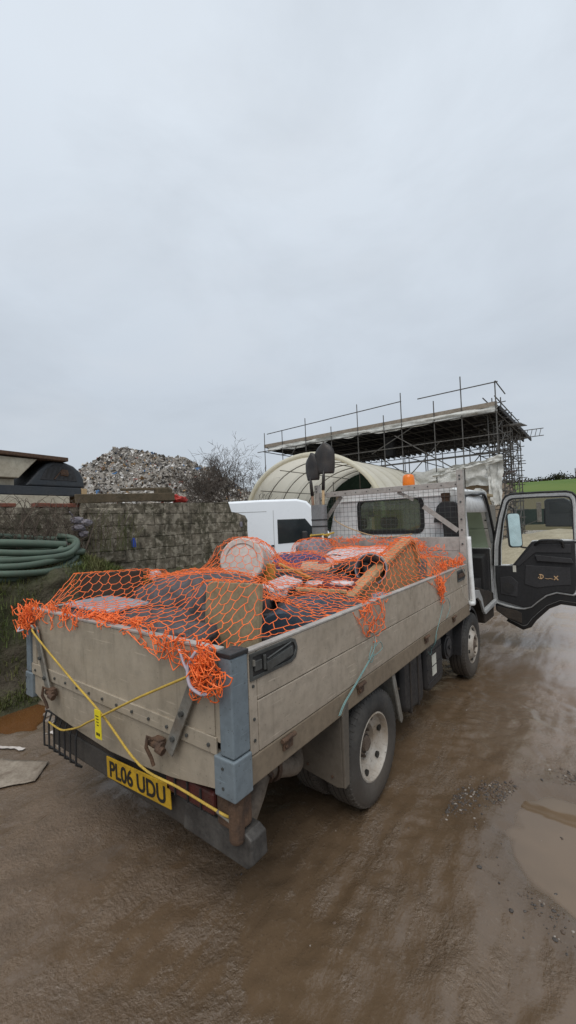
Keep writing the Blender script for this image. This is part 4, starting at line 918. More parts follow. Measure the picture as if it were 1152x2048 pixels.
def water(name, c, fn, x0, x1, y0, y1, z, d=.03):
    m, N_ = newmat(name); pos = N_.n('NewGeometry').outputs['Position']
    nn = N_.noise(pos, 2.2, 3); b = N_.bump(N_.noise(pos, 5, 2, .5), .05, .01)
    sh = N_.pbr(**{'Base Color': N_.mix(N_.ramp(nn, .4, .65), c, tuple(t*.82 for t in c)), 'Roughness': .03, 'Normal': b, 'Specular IOR Level': .6})
    da = N_.n('Attribute', attribute_name='depth').outputs['Fac']
    N_.out(N_.n('MixShader', i={0: N_.ramp(da, -.03, .30, .05, 1.), 1: N_.n('BsdfTransparent').outputs[0], 2: sh.outputs[0]}))
    mb = MB(); xs = np.arange(x0, x1, d); ys = np.arange(y0, y1, d); k = {}; dep = []
    for a, x in enumerate(xs):
        for bb, y in enumerate(ys):
            if fn(x, y) < 1.2:
                q = []
                for (i, j) in ((a,bb),(a+1,bb),(a+1,bb+1),(a,bb+1)):
                    if (i,j) not in k: k[(i,j)] = len(mb.v); mb.v.append((x0+i*d, y0+j*d, z)); dep.append(1.17-fn(x0+i*d, y0+j*d))
                    q.append(k[(i,j)])
                mb.f.append(tuple(q)); mb.m.append(0)
    o = mb.build(name, m); o.data.attributes.new('depth', 'FLOAT', 'POINT').data.foreach_set('value', dep)
    return tag(o, kind='structure')
water('puddle_water', (.158,.108,.066), puddle_r, .4, 3.2, .5, 2.7, -.019)
water('puddle_water', (.135,.06,.022), puddle_l, -5.2, -2.9, .0, 1.1, -.022)
# gravel along the puddle, loose stones in the mud
M['stone'] = dirty('wet_stone', (.085,.072,.062), (.04,.034,.03), 30, .45, 0, .4, 60, .004)
M['stone_brown'] = dirty('brown_stone', (.12,.085,.06), (.08,.055,.04), 20, .5); M['stone_pale'] = dirty('pale_stone', (.34,.30,.26), (.2,.17,.14), 20, .6)
q = random.Random(11); mb = MB()
def stone(x, y, s, zz=None):
    bm = bmesh.new(); bmesh.ops.create_icosphere(bm, subdivisions=1, radius=1)
    sc3 = V((q.uniform(.7,1.4), q.uniform(.6,1.1), q.uniform(.45,.8))); r = Matrix.Rotation(q.uniform(0,6.28), 3, 'Z'); sd = q.random()*99
    z = ghz(x, y) if zz is None else zz
    vs = [V((x, y, z + s*.02)) + r @ V((v.co.x*sc3.x, v.co.y*sc3.y, v.co.z*sc3.z))*s*(1+.35*noise.noise(v.co*1.7+V((sd,0,0)))) for v in bm.verts]
    mb.add(vs, [tuple(v.index for v in f.verts) for f in bm.faces], q.choices((0,1,2), (6,3,1))[0]); bm.free()
cnt = 0
while cnt < 2100:
    x = q.uniform(.35, 2.6); y = q.uniform(.3, 3.2); e = puddle_r(x, y)
    if 1.12 < e < 1.9 and q.random() < math.exp(-((e-1.34)/.2)**2)*max(.03, min(1, 2.2*nz(x, y, 8, 2.6)+.35)): stone(x, y, q.choice((.003,.003,.004,.004,.005,.006,.008,.011))); cnt += 1
for k in range(260): 
    x = q.uniform(-3, 1.6); y = q.uniform(-.8, 4); stone(x, y, q.choice((.003,.004,.005,.008)))
for k in range(7):
    x = q.uniform(.85, 1.3); y = q.uniform(1.0, 1.8); stone(x, y, q.uniform(.006,.014), -.021)
tag(mb.build('gravel', [M['stone'], M['stone_brown'], M['stone_pale']]), 'small dark stones scattered along the puddle edge', None, kind='stuff')
mb = MB(); q2 = random.Random(5)
for k in range(90):
    x = q2.uniform(-3.6, -2.4); y = q2.uniform(.45, 1.6); s = q2.uniform(.01, .05)
    if puddle_l(x, y) < 1.3: continue
    blob(mb, (x, y, ghz(x, y)+s*.15), (s*q2.uniform(.7,1.5), s, s*.45), k, .3, 2, rot=rz(q2.uniform(0,180)), sub=2)
M['clod'] = dirty('pale_rubble', (.30,.26,.22), (.16,.13,.10), 12, .8)
tag(mb.build('rubble', M['clod']), 'pale broken rubble lying beside the orange brown puddle', None, kind='stuff')
# litter on the left
mb = MB(); vs = []; nn = 14
A0, A1, A2, A3 = V((-2.86,.02)), V((-2.42,.30)), V((-2.30,.25)), V((-2.25,-.28))
A = [V((-2.74,.06)), V((-2.40,.28)), V((-2.20,.10)), V((-2.50,-.26))]
for a in range(nn+1):
    for b in range(nn+1):
        p = A[0].lerp(A[1], a/nn).lerp(A[3].lerp(A[2], a/nn), b/nn); z = ghz(p.x, p.y)
        vs.append((p.x, p.y, max(z, 0)+.008+.022*abs(nz(p.x, p.y, 3, 5))+.010*abs(nz(p.x,p.y,5,14))))
mb.add(vs, [(a*(nn+1)+b, (a+1)*(nn+1)+b, (a+1)*(nn+1)+b+1, a*(nn+1)+b+1) for a in range(nn) for b in range(nn)])
M['litter'] = dirty('dirty_pale_sheet', (.33,.28,.22), (.17,.13,.095), 9, .6, 0, .4, 30, .006)
o = tag(mb.build('discarded_sheet', M['litter'], smooth=True), 'flat dirty pale sheet lying in the mud beside the tailgate', 'sheet'); o.modifiers.new('solid', 'SOLIDIFY').thickness = .004
for k, (p, w, a, l) in enumerate((((-2.92,.16), .16, 25, 'white plastic strip lying in the mud beyond the flat sheet'), ((-2.75,.53), .13, 10, 'white torn strip lying by the orange brown puddle under the lamp guard'))):
    mb = MB(); vs = []
    for i in range(13):
        t = i/12-.5
        for s in (-1, 1):
            v2 = V((t*w*2.2, s*(.018+.014*nz(t*6, k, s)), 0)); v2 = rz(a) @ v2; x, y = p[0]+v2.x, p[1]+v2.y
            vs.append((x, y, max(ghz(x, y), -.01)+.016+.015*abs(nz(t*5, k, 3))))
    mb.add(vs, [(2*i, 2*i+1, 2*i+3, 2*i+2) for i in range(12)]); tag(mb.build('plastic_strip', M['tub'], smooth=True), l, 'plastic strip')
# ------------------------------------------------------------------ bank, grass, wall
M['bank'] = dirty('mossy_earth', (.075,.060,.042), (.05,.055,.022), 2.2, .9, 0, 1., 22, .03, sc2=(.022,.02,.012))
prof = [(-3.75,-.05),(-3.95,.12),(-4.08,.35),(-4.14,.7),(-4.18,1.05),(-4.24,1.25),(-4.38,1.36),(-4.6,1.42),(-4.9,1.47),(-5.2,1.52),(-5.52,1.58)]
pts2 = []
for i in range(len(prof)-1):
    for k in range(5): t = k/5; pts2.append((prof[i][0]*(1-t)+prof[i+1][0]*t, prof[i][1]*(1-t)+prof[i+1][1]*t))
pts2.append(prof[-1]); ysb = list(np.arange(-6, 6.3, .06)); vs = []
for y in ysb:
    for (x, z) in pts2:
        k = min(1, z*3) if z > 0 else 0
        kb = 1-.34*min(1, max(0, (y-1.75)/.9)); z *= kb
        vs.append((x+.12*fb(x, y, z, 1.1)*k+.035*fb(y, z, x, 5)*k, y, z+.07*fb(x, y, 3, 1.5)*k+.02*fb(x, y, 1, 7)*k))
n = len(pts2); mb = MB(); mb.add(vs, [(i*n+k, i*n+k+1, (i+1)*n+k+1, (i+1)*n+k) for i in range(len(ysb)-1) for k in range(n-1)])
tag(mb.build('bank', M['bank'], smooth=True), kind='structure')
def bankz(x, y):
    for i in range(len(prof)-1):
        if prof[i+1][0] <= x <= prof[i][0]:
            t = (x-prof[i][0])/(prof[i+1][0]-prof[i][0]); z = (prof[i][1]*(1-t)+prof[i+1][1]*t)*(1-.34*min(1, max(0, (y-1.75)/.9))); return z+.07*fb(x, y, 3, 1.5)*min(1, z*3)
    return 1.5
def grassmat(name, c, c2):
    m, N_ = newmat(name); pos = N_.n('NewGeometry').outputs['Position']
    cc = N_.mix(N_.ramp(N_.noise(pos, 3, 4), .35, .65), c, c2); cc = N_.mix(N_.ramp(N_.noise(pos, 30, 2), .4, .7, 0, .6), cc, tuple(t*.5 for t in c2))
    N_.out(N_.pbr(**{'Base Color': cc, 'Roughness': .7, 'Specular IOR Level': .2})); return m
M['grass'] = grassmat('rough_grass', (.085,.115,.030), (.13,.12,.05))
q = random.Random(21); mb = MB(); made = 0
def blade(x, y, z, h, w, bend=1.):
    a = q.uniform(0, 6.28); dx, dy = math.cos(a), math.sin(a); b = q.uniform(.2, .9)*h*bend
    p0 = V((x, y, z-.02)); p1 = p0+V((dx*b*.3, dy*b*.3, h*.6)); p2 = p0+V((dx*b, dy*b, h*q.uniform(.75, 1.05))); s = V((-dy, dx, 0))*w
    mb.add([p0-s, p0+s, p1+s*.7, p1-s*.7, p2], [(0,1,2,3),(3,2,4)])
while made < 6500:
    x = q.uniform(-5.45, -4.02); y = q.uniform(-1.2, 4.2); dens = nz(x, y, 2, 1.4)
    c_ = math.exp(-((y-2.45)/.5)**2)*.9 + math.exp(-((y-.35)/.4)**2)*math.exp(-((x+4.25)/.3)**2)*1.2 + .03 + 1.1*math.exp(-((y-1.7)/.35)**2)*math.exp(-((x+4.45)/.25)**2)
    if q.random() < c_*(.55+dens): blade(x, y, bankz(x, y), q.uniform(.05, .17)*(1.1 if y > 1.8 else .8), q.uniform(.003, .007)); made += 1
for k in range(5000):
    x = q.uniform(-4.2, -3.8); y = q.uniform(-1, 2.5); z = bankz(x, y)
    if nz(x*3, y*2, z*2) > .05: blade(x, y, z, q.uniform(.05,.16), .004, 2)
tag(mb.build('grass', M['grass']), 'rough green grass growing on the bank', None, kind='stuff')
# wall
m, N_ = newmat('mossy_concrete_blocks'); pos = N_.n('NewGeometry').outputs['Position']
sp = N_.n('SeparateXYZ', i={0: pos}); uv = N_.n('CombineXYZ', i={0: sp.outputs[1], 1: sp.outputs[2], 2: 0.}).outputs[0]
wp = N_.n('VectorMath', operation='ADD', i={0: uv}); nv = N_.n('TexNoise', i={'Vector': pos, 'Scale': 3.}); sv = N_.n('VectorMath', operation='SCALE', i={0: nv.outputs[1], 'Scale': .05}); N_.set(wp, 1, sv.outputs[0])
br = N_.n('TexBrick', i={'Vector': wp.outputs[0], 'Color1': (.25,.215,.165), 'Color2': (.17,.145,.108), 'Mortar': (.10,.085,.062), 'Scale': 1., 'Mortar Size': .012, 'Mortar Smooth': .6, 'Brick Width': .44, 'Row Height': .215})
n1 = N_.noise(pos, 2.2, 7, .68); n2 = N_.noise(pos, 9, 6, .65); n3 = N_.noise(pos, 45, 4, .6)
c = N_.mix(N_.ramp(n1, .40, .66, 0, .85), br.outputs[0], (.052,.05,.028)); c = N_.mix(N_.ramp(n2, .51, .60, 0, .85), c, (.36,.32,.25)); c = N_.mix(N_.ramp(n2, .45, .33, 0, .7), c, (.028,.024,.018))
c = N_.mix(N_.ramp(N_.noise(N_.mapping(pos, (6,6,.8)), 1, 4), .55, .7, 0, .5), c, (.025,.022,.017))
hh = N_.math('ADD', N_.math('MULTIPLY', br.outputs[1], -.7), N_.math('ADD', n2, N_.math('MULTIPLY', n3, .6)))
N_.out(N_.pbr(**{'Base Color': c, 'Roughness': .92, 'Normal': N_.bump(hh, .9, .03), 'Specular IOR Level': .2})); M['wall'] = m
def rough_slab(poly, x0, x1, d=.09, amp=.02, seed=0):
    """extruded outline with a noisy, subdivided face: poly in (y,z)"""
    bm = bmesh.new(); ys = [p[0] for p in poly]; 
    def top(y):
        for a, b in zip(poly[:-1], poly[1:]):
            if a[0] <= y <= b[0]: return a[1] + (b[1]-a[1])*((y-a[0])/max(1e-6, b[0]-a[0]))
        return poly[-1][1]
    mb = MB(); cols = [ys[0]]
    while cols[-1] < ys[-1]-d*.5: cols.append(cols[-1]+d)
    cols[-1] = ys[-1]
    nz_ = 26; vs = []
    for i, y in enumerate(cols):
        t = top(y) + .022*nz(y, seed, 0, 4)
        for k in range(nz_+1):
            z = t*k/nz_; vs.append((x1+amp*fb(y, z, seed, 2.5)+amp*.5*nz(y, z, seed, 9), y+(.02*nz(z,seed,1,5) if i in (0, len(cols)-1) else 0), z))
        vs.append((x0, y, t+.015*nz(y, 3, seed, 5))); vs.append((x0, y, 0))
    n = nz_+3; fs = [(i*n+k, (i+1)*n+k, (i+1)*n+k+1, i*n+k+1) for i in range(len(cols)-1) for k in range(n-1)]
    fs += [tuple(range(n))[::-1], tuple((len(cols)-1)*n+k for k in range(n))]
    return mb.add(vs, fs)
mb = rough_slab([(2.12,2.30),(3.1,2.31),(4.6,2.35),(5.48,2.37),(5.485,2.16),(5.8,2.12),(6.0,2.06),(6.05,1.95)], -5.75, -5.48)
WL = tag(mb.build('block_wall', M['wall'], autos=40), 'weathered mossy concrete block wall stepping down beside the white van', 'wall')
mb = MB(); mb.box(-5.49, -5.40, 2.2, 2.86, 1.3, 2.22); mb.build('buttress', M['wall'], WL, bevel=.03)
mb = rough_slab([(-8,2.22),(-2,2.24),(1.0,2.24),(1.6,2.22),(2.1,2.26)], -5.8, -5.55, seed=5)
WL2 = tag(mb.build('block_wall', M['wall'], autos=40), 'darker overgrown wall with red bricks along its top behind the green hose', 'wall')
M['brick'] = dirty('old_red_brick', (.22,.08,.05), (.13,.05,.035), 9, .9, 0, .6, 40, .008)
mb = MB(); q = random.Random(3)
for k in range(26):
    y = -3+k*.235; 
    if q.random() < .6: mb.box(-5.72, -5.54, y, y+.215, 2.235, 2.30+q.uniform(-.012,.01), rot=rz(q.uniform(-4,4)))
mb.build('brick_coping', M['brick'], WL2, bevel=.008)
M['timber'] = dirty('weathered_timber', (.13,.095,.058), (.075,.06,.035), 4, .85, 0, .5, 30, .006, streak=.3)
mb = MB(); mb.bar((-5.52, 2.05, 2.37), (-5.52, 3.98, 2.46), .07, .15); tag(mb.build('timber_beam', M['timber'], bevel=.008), 'long weathered timber beam lying along the top of the block wall', 'beam')
mb = MB(); mb.box(-5.66, -5.55, 3.62, 3.98, 2.36, 2.62); mb.bar((-5.62, 2.9, 2.56), (-5.62, 3.95, 2.63), .03, .05); tag(mb.build('timber_block', M['timber'], bevel=.01), 'stubby timber block with a batten propped on the wall behind the beam', 'timber')
M['red'] = cloth_mat('red_plastic', (.45,.035,.02), (.30,.02,.015), 6, .4)
mb = MB(); blob(mb, (-5.62, 4.2, 2.41), (.10,.16,.07), 3, .3, 2.4, crease=.3, sub=4); blob(mb, (-5.62, 4.1, 2.47), (.05,.06,.05), 5, .3, 2.4, crease=.3, sub=3); tag(mb.build('red_bag', M['red'], smooth=True), 'scrunched bright red plastic on top of the block wall', 'bag')
M['blue'] = simple('blue_plastic', (.015,.06,.40), .5)
mb = MB(); mb.box(-5.47, -5.43, 2.985, 3.06, 1.52, 1.66, rot=rx(4)); mb.box(-5.46, -5.435, 3.0, 3.05, 1.66, 1.69); tag(mb.build('blue_scrap', M['blue'], bevel=.01), 'small bright blue plastic piece stuck on the block wall face', 'scrap')
mb = MB(); mb.box(-5.47, -5.455, 5.78, 5.86, 1.80, 1.92, rot=rx(5)); tag(mb.build('notice_plate', M['greybag'], bevel=.002), 'small grey plate near the stepped end of the block wall', 'plate')
mb = MB()
for k, (x,y,z,r) in enumerate(((-5.35,1.98,2.02,.10),(-5.33,2.12,1.98,.09),(-5.34,2.0,1.90,.10),(-5.35,2.08,1.80,.08))): blob(mb, (x,y,z), (.05,r,.055), k+2, .25, 2.4, crease=.35, sub=4)
mb.tube(cat_rom([(-5.34,1.95,2.05),(-5.32,1.88,2.12),(-5.3,1.85,2.15)],4), .012, 6)
tag(mb.build('hanging_rag', M['greybag'], smooth=True), 'pale grey rag hanging in the dead twigs above the green hose', 'rag')
# green hose coil
M['hose'] = dirty('green_hose', (.075,.112,.080), (.055,.078,.058), 4, .55, 0, .2, 30, .003, sc2=(.10,.10,.075))
mb = MB(); pts = []
for k in range(0, 31*8+12):
    t = k/31.; a = 2*PI*t
    ra = .38+.15*math.sin(t*2.6)+.05*math.sin(a*2+t*3); rb = .72+.14*math.sin(t*1.7+1)+.05*math.sin(a*3+t)
    pts.append((-4.86+ra*math.cos(a)+.05*math.sin(t*3), .92+rb*math.sin(a), 1.45+.03*t-.17*math.cos(a)*(.6+.5*math.sin(t*2.6))+.02*math.sin(a*2+t*5)))
hp = cat_rom([(-4.62,1.28,1.74),(-4.75,1.0,1.74),(-5.0,.6,1.72)]+pts[12::4][:3], 5)
mb.tube(pts, .040, 14); mb.tube(cat_rom([(-4.72,1.52,1.665),(-4.78,1.2,1.70),(-4.9,.7,1.74),(-5.05,.2,1.72)],6), .052, 14, cap=False)
HS = tag(mb.build('hose_coil', M['hose'], smooth=True), 'coil of thick green hose lying on the grassy bank', 'hose')
mb = MB(); dv = V((.06,.32,-.035)).normalized(); c0 = V((-4.72,1.52,1.665)); mb.lathe([(.056,-.01),(.060,0),(.046,.004),(.044,-.05),(0,-.05)], (0,0,0), 'z', 18); r3 = V((0,0,1)).rotation_difference(dv).to_matrix(); mb.v = [tuple(c0+r3 @ V(p)) for p in mb.v]; mb.build('hose_mouth', M['ink'], HS)
# dead brambles
M['twig'] = dirty('dead_twig', (.13,.10,.075), (.06,.045,.035), 8, .9)
mb = MB(); q = random.Random(9)
for k in range(170):
    y = q.gauss(1.1, .75); x = -5.42+q.uniform(-.02,.35); z = 1.55; h = q.uniform(.2, .85); d_ = q.uniform(-.8,.8)
    if y > 2.6: continue
    pts = [(x, y, z), (x+q.uniform(-.05,.1), y+d_*.3, z+h*.6), (x+q.uniform(-.05,.15), y+d_*.7, z+h), (x+q.uniform(0,.25), y+d_*1.1, z+h*q.uniform(.3,1.))]
    mb.tube(cat_rom(pts, 4), [.0055-.0003*i for i in range(13)], 4, cap=False)
tag(mb.build('bramble', M['twig']), 'tangle of dead bramble stems against the overgrown wall', 'bramble')
mb = MB()
for k in range(40):
    y = q.uniform(2.1, 3.0); x = -5.35+q.uniform(0,.25); h = q.uniform(.3,.7); mb.tube(cat_rom([(x,y,1.5),(x+.02,y+q.uniform(-.05,.05),1.5+h*.6),(x+.05,y+q.uniform(-.1,.1),1.5+h)],3), .0028, 4, cap=False)
tag(mb.build('dry_stems', M['grass']), 'thin dry grass stems standing before the block wall buttress', 'stems')
# ------------------------------------------------------------------ behind the wall
M['mach'] = dirty('dark_machine_paint', (.035,.042,.05), (.05,.052,.055), 2, .5, 0, .1, 30, .003)
M['hopper'] = dirty('cream_steel', (.50,.46,.36), (.38,.33,.25), 2, .6, 0, .1, 30, .003, streak=.3)
mt = empty('quarry_machine', (-13, 3, 0), 'dark rounded machine housing with a cream hopper, standing behind the overgrown wall', 'machine')
mb = MB(); mb.prism([(3.75,3.22),(4.15,3.72),(4.35,3.92),(4.55,4.0),(4.9,3.99),(5.15,3.9),(5.35,3.72),(5.46,3.5),(5.48,3.22)], 'x', -14.2, -12.0); HO = mb.build('engine_housing', M['mach'], mt, bevel=.06, seg=3)
mb = MB(); mb.prism([(4.32,3.74),(4.55,3.90),(4.95,3.88),(5.15,3.76),(5.25,3.42),(4.15,3.42)], 'x', -12.004, -11.985); mb.build('vent_panel', M['trim2'], HO, bevel=.01)
mb = MB()
for k in range(7):
    y = 4.28+k*.13; zt = 3.84-abs(k-2.2)*.025 - (0.0 if k < 4 else .06*(k-3)); mb.prism([(y,3.47),(y+.055,3.47),(y+.055+(zt-3.47)*.35,zt),(y+(zt-3.47)*.35,zt)], 'x', -11.984, -11.980)
mb.builds('vent_slot', M['ink'], HO)
mb = MB(); blob(mb, (-11.97, 4.85, 3.66), (.03,.12,.10), 3, .3, 2, sub=3); mb.bar((-11.975,4.55,3.45),(-11.975,4.75,3.72),.05,.02); mb.build('vent_fault', M['rust'], HO)
mb = MB(); mb.box(-14.2, -11.99, -2, 5.36, 2.95, 3.215); mb.build('side_band', M['mach'], mt, bevel=.02)
mb = MB(); mb.box(-14.15, -11.995, -2, 5.0, 2.5, 2.945); mb.build('lower_band', M['hopper'], mt, bevel=.02)
mb = MB(); mb.box(-14.15, -12.0, 5.37, 5.56, 2.75, 3.2); mb.build('end_bracket', M['wood'], mt, bevel=.02)
mb = MB(); mb.prism([(0,4.05),(4.05,4.0),(3.55,3.42),(0,3.42)], 'x', -14.4, -11.9); HP = mb.build('hopper', M['hopper'], mt, bevel=.02)
mb = MB(); mb.prism([(-.5,4.14),(-.5,4.22),(4.9,4.12),(4.9,4.0)], 'x', -14.5, -11.8); mb.build('hopper_rim', M['rust'], HP, bevel=.015)
mb = MB(); mb.box(-14.1, -12.1, 0, 3.5, 3.22, 3.40); mb.build('hopper_rib', M['hopper'], HP)
mb = MB(); mb.box(-14, -12.2, -2, 5.2, .9, 2.5); mb.build('machine_body', M['mach'], mt, bevel=.05)
for x in (-13.8, -12.3): mb = MB(); mb.prism(rr_(-1.5, 5.0, .0, .95, .45), 'x', x-.25, x+.25); mb.build('crawler_track', M['black'], mt, bevel=.04)
# rubbish heap
cam_f = V((math.sin(-.6471), math.cos(-.6471), 0)); cam_r = V((cam_f.y, -cam_f.x, 0)); c0 = V((1.2283, -1.2068, 0)) + cam_f*33
hp_ = [(-24,0),(-20,1.2),(-17,4.6),(-16.2,6.3),(-15.2,7.4),(-13.6,8.15),(-12.2,8.0),(-10.5,7.6),(-9.2,7.35),(-7.8,7.0),(-6.0,6.2),(-4.2,4.9),(-2.6,3.9),(0,2.2),(4,.8),(7,0)]
def heap_h(s, t):
    h = 0
    for a, b in zip(hp_[:-1], hp_[1:]):
        if a[0] <= s <= b[0]: h = a[1]+(b[1]-a[1])*(s-a[0])/(b[0]-a[0])
    return max(-.2, h*max(0, 1-(abs(t)/8.5)**1.5) + (.35*fb(s, t, 2, .5)+.18*fb(s, t, 5, 2.2)))
def heap_p(s, t, dz=0): return c0 + cam_r*s + cam_f*t + V((0,0,heap_h(s, t)+dz))
mb = MB(); S_ = np.arange(-24, 7.1, .3); T_ = np.arange(-9, 9.1, .3); n = len(T_)
mb.add([heap_p(s, t) for s in S_ for t in T_], [(a*n+b, (a+1)*n+b, (a+1)*n+b+1, a*n+b+1) for a in range(len(S_)-1) for b in range(n-1)])
M['heap'] = dirty('shredded_rubbish', (.30,.27,.235), (.15,.135,.115), 3.5, .9, 0, 1., 6, .1, sc2=(.4,.39,.37))
HEAP = tag(mb.build('rubbish_heap', M['heap'], smooth=True), 'tall heap of shredded mixed rubbish behind the block wall', 'heap')
cols = [(.55,.52,.47),(.72,.70,.67),(.40,.36,.31),(.16,.14,.12),(.07,.06,.055),(.34,.30,.25),(.22,.19,.155),(.10,.09,.08),(.45,.42,.38),(.07,.17,.34),(.36,.22,.10),(.30,.08,.05)]
wts = [13,11,9,6,5,10,7,5,11,1.2,3,1.2]
mats_ = [simple('rubbish_tone', c, .7) for c in cols]
q = random.Random(77); mb = MB()
for k in range(28000):
    s = q.uniform(-19, 4); t = q.uniform(-8.3, 2.5)
    if heap_h(s, t) < 1.8: continue
    p = heap_p(s, t, q.uniform(-.02,.10)); z = q.choice((.04,.05,.06,.08,.10,.16)); 
    if q.random() < .02: z *= 2
    a = V((q.gauss(0,1), q.gauss(0,1), q.gauss(0,1))).normalized(); b = a.orthogonal().normalized(); b = Matrix.Rotation(q.uniform(0,6.28), 3, a) @ b; c_ = a.cross(b); w = z*q.uniform(.3,1)
    mb.add([p-b*z-c_*w, p+b*z-c_*w*q.uniform(.4,1.2), p+b*z*.8+c_*w+a*z*.3, p-b*z*q.uniform(.5,1)+c_*w], [(0,1,2,3)], q.choices(range(len(cols)), wts)[0])
o = mb.build('rubbish_scraps', mats_, HEAP); o['kind'] = 'stuff'
# bare tree
TR_ = empty('bare_tree', (-16.3, 16.2, 0), 'bare leafless tree leaning in front of the rubbish heap', 'tree')
q = random.Random(15); tr, tw = MB(), MB()
def branch(p, d, r, l, lev):
    pts = [p]; rs_ = [r]; k = 4 if lev < 3 else 3
    for i in range(k):
        d = (d + V((q.gauss(0,.16), q.gauss(0,.16), q.gauss(.02,.12)))).normalized(); p = p + d*l/k; pts.append(p); rs_.append(r*(1-.45*(i+1)/k))
    (tr if lev < 3 else tw).tube(pts, rs_, 7 if lev < 2 else 4 if lev < 4 else 3, cap=False)
    if lev >= 6: return
    nb = (4, 4, 4, 4, 3, 3)[lev]
    for i in range(nb):
        t = q.uniform(.35, 1); j = min(int(t*k), k-1); bp_ = pts[j].lerp(pts[j+1], t*k-j)
        ax = d.orthogonal().normalized(); ax = Matrix.Rotation(q.uniform(0, 6.28), 3, d) @ ax
        nd = (d*q.uniform(.5,1.) + ax*q.uniform(.6,1.1) + V((0,0,.16))).normalized()
        branch(bp_, nd, max(rs_[j]*q.uniform(.45,.66), .009), l*q.uniform(.58,.80), lev+1)
branch(V((-16.3, 16.2, 0)), V((.05, .04, 1)).normalized(), .18, 2.9, 0)
branch(V((-16.22, 16.25, 1.9)), V((.75, .55, .75)).normalized(), .10, 1.75, 1)
branch(V((-16.25, 16.2, 2.3)), V((-.75, -.55, .75)).normalized(), .10, 1.75, 1)
M['bark'] = dirty('dark_bark', (.085,.068,.055), (.055,.045,.037), 6, .9)
tr.build('trunk', M['bark'], TR_); tw.build('crown', M['bark'], TR_)
# ------------------------------------------------------------------ white van beyond the wall end
def local(e, yaw, o):
    pass
def vehicle(mbs, loc, yaw): 
    r = rz(yaw)
    for mb in mbs: mb.v = [tuple(V(loc) + r @ V(p)) for p in mb.v]
hd = V((.80,.60,0)); vl = V((-5.22, 7.70, 0)); yv = math.degrees(math.atan2(hd.y, hd.x))   # local: +x forward, near side at y=0, far side y=2
VAN = empty('panel_van', tuple(vl), 'white high roof panel van parked beyond the end of the block wall', 'van')
def vb(mb, name, mat, par, **k): vehicle([mb], vl, yv); return mb.build(name, mat, par, **k)
side = [(-3.1,.45),(-3.12,2.1),(-3.05,2.38),(-2.85,2.45),(-.9,2.49),(.02,2.48),(.28,2.41),(.42,2.26),(.90,1.48),(1.0,1.36),(1.3,1.22),(1.38,.95),(1.40,.45)]
mb = MB(); mb.prism(side, 'y', 0, 1.95); BV = vb(mb, 'van_body', M['white_clean'], VAN, bevel=.06, seg=3, autos=40)
mb = MB(); mb.prism([(-.52,1.30),(-.52,1.95),(.22,1.95),(.40,1.72),(.62,1.36)], 'y', -.012, .01); vb(mb, 'side_window', M['glass_dark'], BV, bevel=.02)
mb = MB(); mb.add([(.44,.12,2.20),(.44,1.83,2.20),(.88,1.85,1.49),(.88,.10,1.49)], [(0,1,2,3)]); vehicle([mb], V((0,0,0)), 0); mb.v = [(x+.045,y,z+.03) for x,y,z in mb.v]; vb(mb, 'windscreen', M['glass_dark'], BV)
mb = MB()
for x in (-.62, -2.0): mb.box(x-.006, x+.006, -.004, .0, .6, 2.2)
mb.box(-3.0, -.8, -.004, .0, 2.165, 2.18); mb.box(-3.0, .9, -.012, .0, .95, 1.03); vb(mb, 'door_seam', M['frame_grey'], BV)
mb = MB(); mb.box(-.70, -.62, -.03, 0, 1.24, 1.28); vb(mb, 'door_handle', M['black'], BV)
mb = MB(); mb.box(.12, .26, -.22, -.02, 1.34, 1.62); vb(mb, 'wing_mirror', M['black'], VAN, bevel=.03)
for x in (-2.4, .75):
    mb = MB(); mb.cyl((x, -.02, .35), (x, .22, .35), .35, 24); mb.cyl((x, -.03, .35), (x, -.01, .35), .2, 16); vb(mb, 'wheel', M['tyre'], VAN, bevel=.02)
# ------------------------------------------------------------------ fabric shelter
m, N_ = newmat('cream_fabric'); pos = N_.n('NewGeometry').outputs['Position']; nn = N_.noise(pos, .8, 5)
sy = N_.n('SeparateXYZ', i={0: pos}).outputs[1]; st = N_.ramp(N_.math('ABSOLUTE', N_.math('SUBTRACT', N_.math('FRACT', N_.math('MULTIPLY', sy, .75)), .5)), .38, .5)
cc = N_.mix(N_.ramp(nn, .35, .65), (.88,.86,.76), (.82,.79,.66)); cc = N_.mix(N_.math('MULTIPLY', st, .5), cc, (.40,.36,.22))
pb = N_.pbr(**{'Base Color': cc, 'Roughness': .6, 'Normal': N_.bump(nn, .3, .05)}); tl = N_.n('BsdfTranslucent', i={'Color': (.92,.88,.76)})
N_.out(N_.n('MixShader', i={0: .5, 1: pb.outputs[0], 2: tl.outputs[0]})); M['fabric'] = m
SHL = empty('fabric_shelter', (-10.5, 20, 0), 'cream arched fabric storage shelter with its open end facing the yard', 'shelter')
cxs, hw, zb_, ht = -10.55, 4.05, 2.1, 3.1
def arc(t, dr=0.): a = PI*t; return V((cxs+(hw+dr)*math.cos(a), 0, zb_+(ht+dr)*math.sin(a)))
Y0, Y1, na = 16.0, 24.5, 40
mb = MB(); ys = np.linspace(Y0, Y1, 52); vs = []
for y in ys:
    sag = -.05*abs(math.sin((y-Y0)*PI*.75))
    vs.append((cxs+hw, y, .0)); vs += [(arc(k/na, sag).x, y, arc(k/na, sag).z) for k in range(na+1)]; vs.append((cxs-hw, y, 0.))
n = na+3; mb.add(vs, [(i*n+k, i*n+k+1, (i+1)*n+k+1, (i+1)*n+k) for i in range(len(ys)-1) for k in range(n-1)])
mb.build('fabric_cover', M['fabric'], SHL, smooth=True)
mb = MB(); pr = [(cxs+hw+.02, Y0, 0.)] + [(arc(k/na, .03).x, Y0, arc(k/na, .03).z) for k in range(na+1)] + [(cxs-hw-.02, Y0, 0.)]
mb.tube(pr, .13, 8); mb.build('front_hem', M['fabric'], SHL, smooth=True)
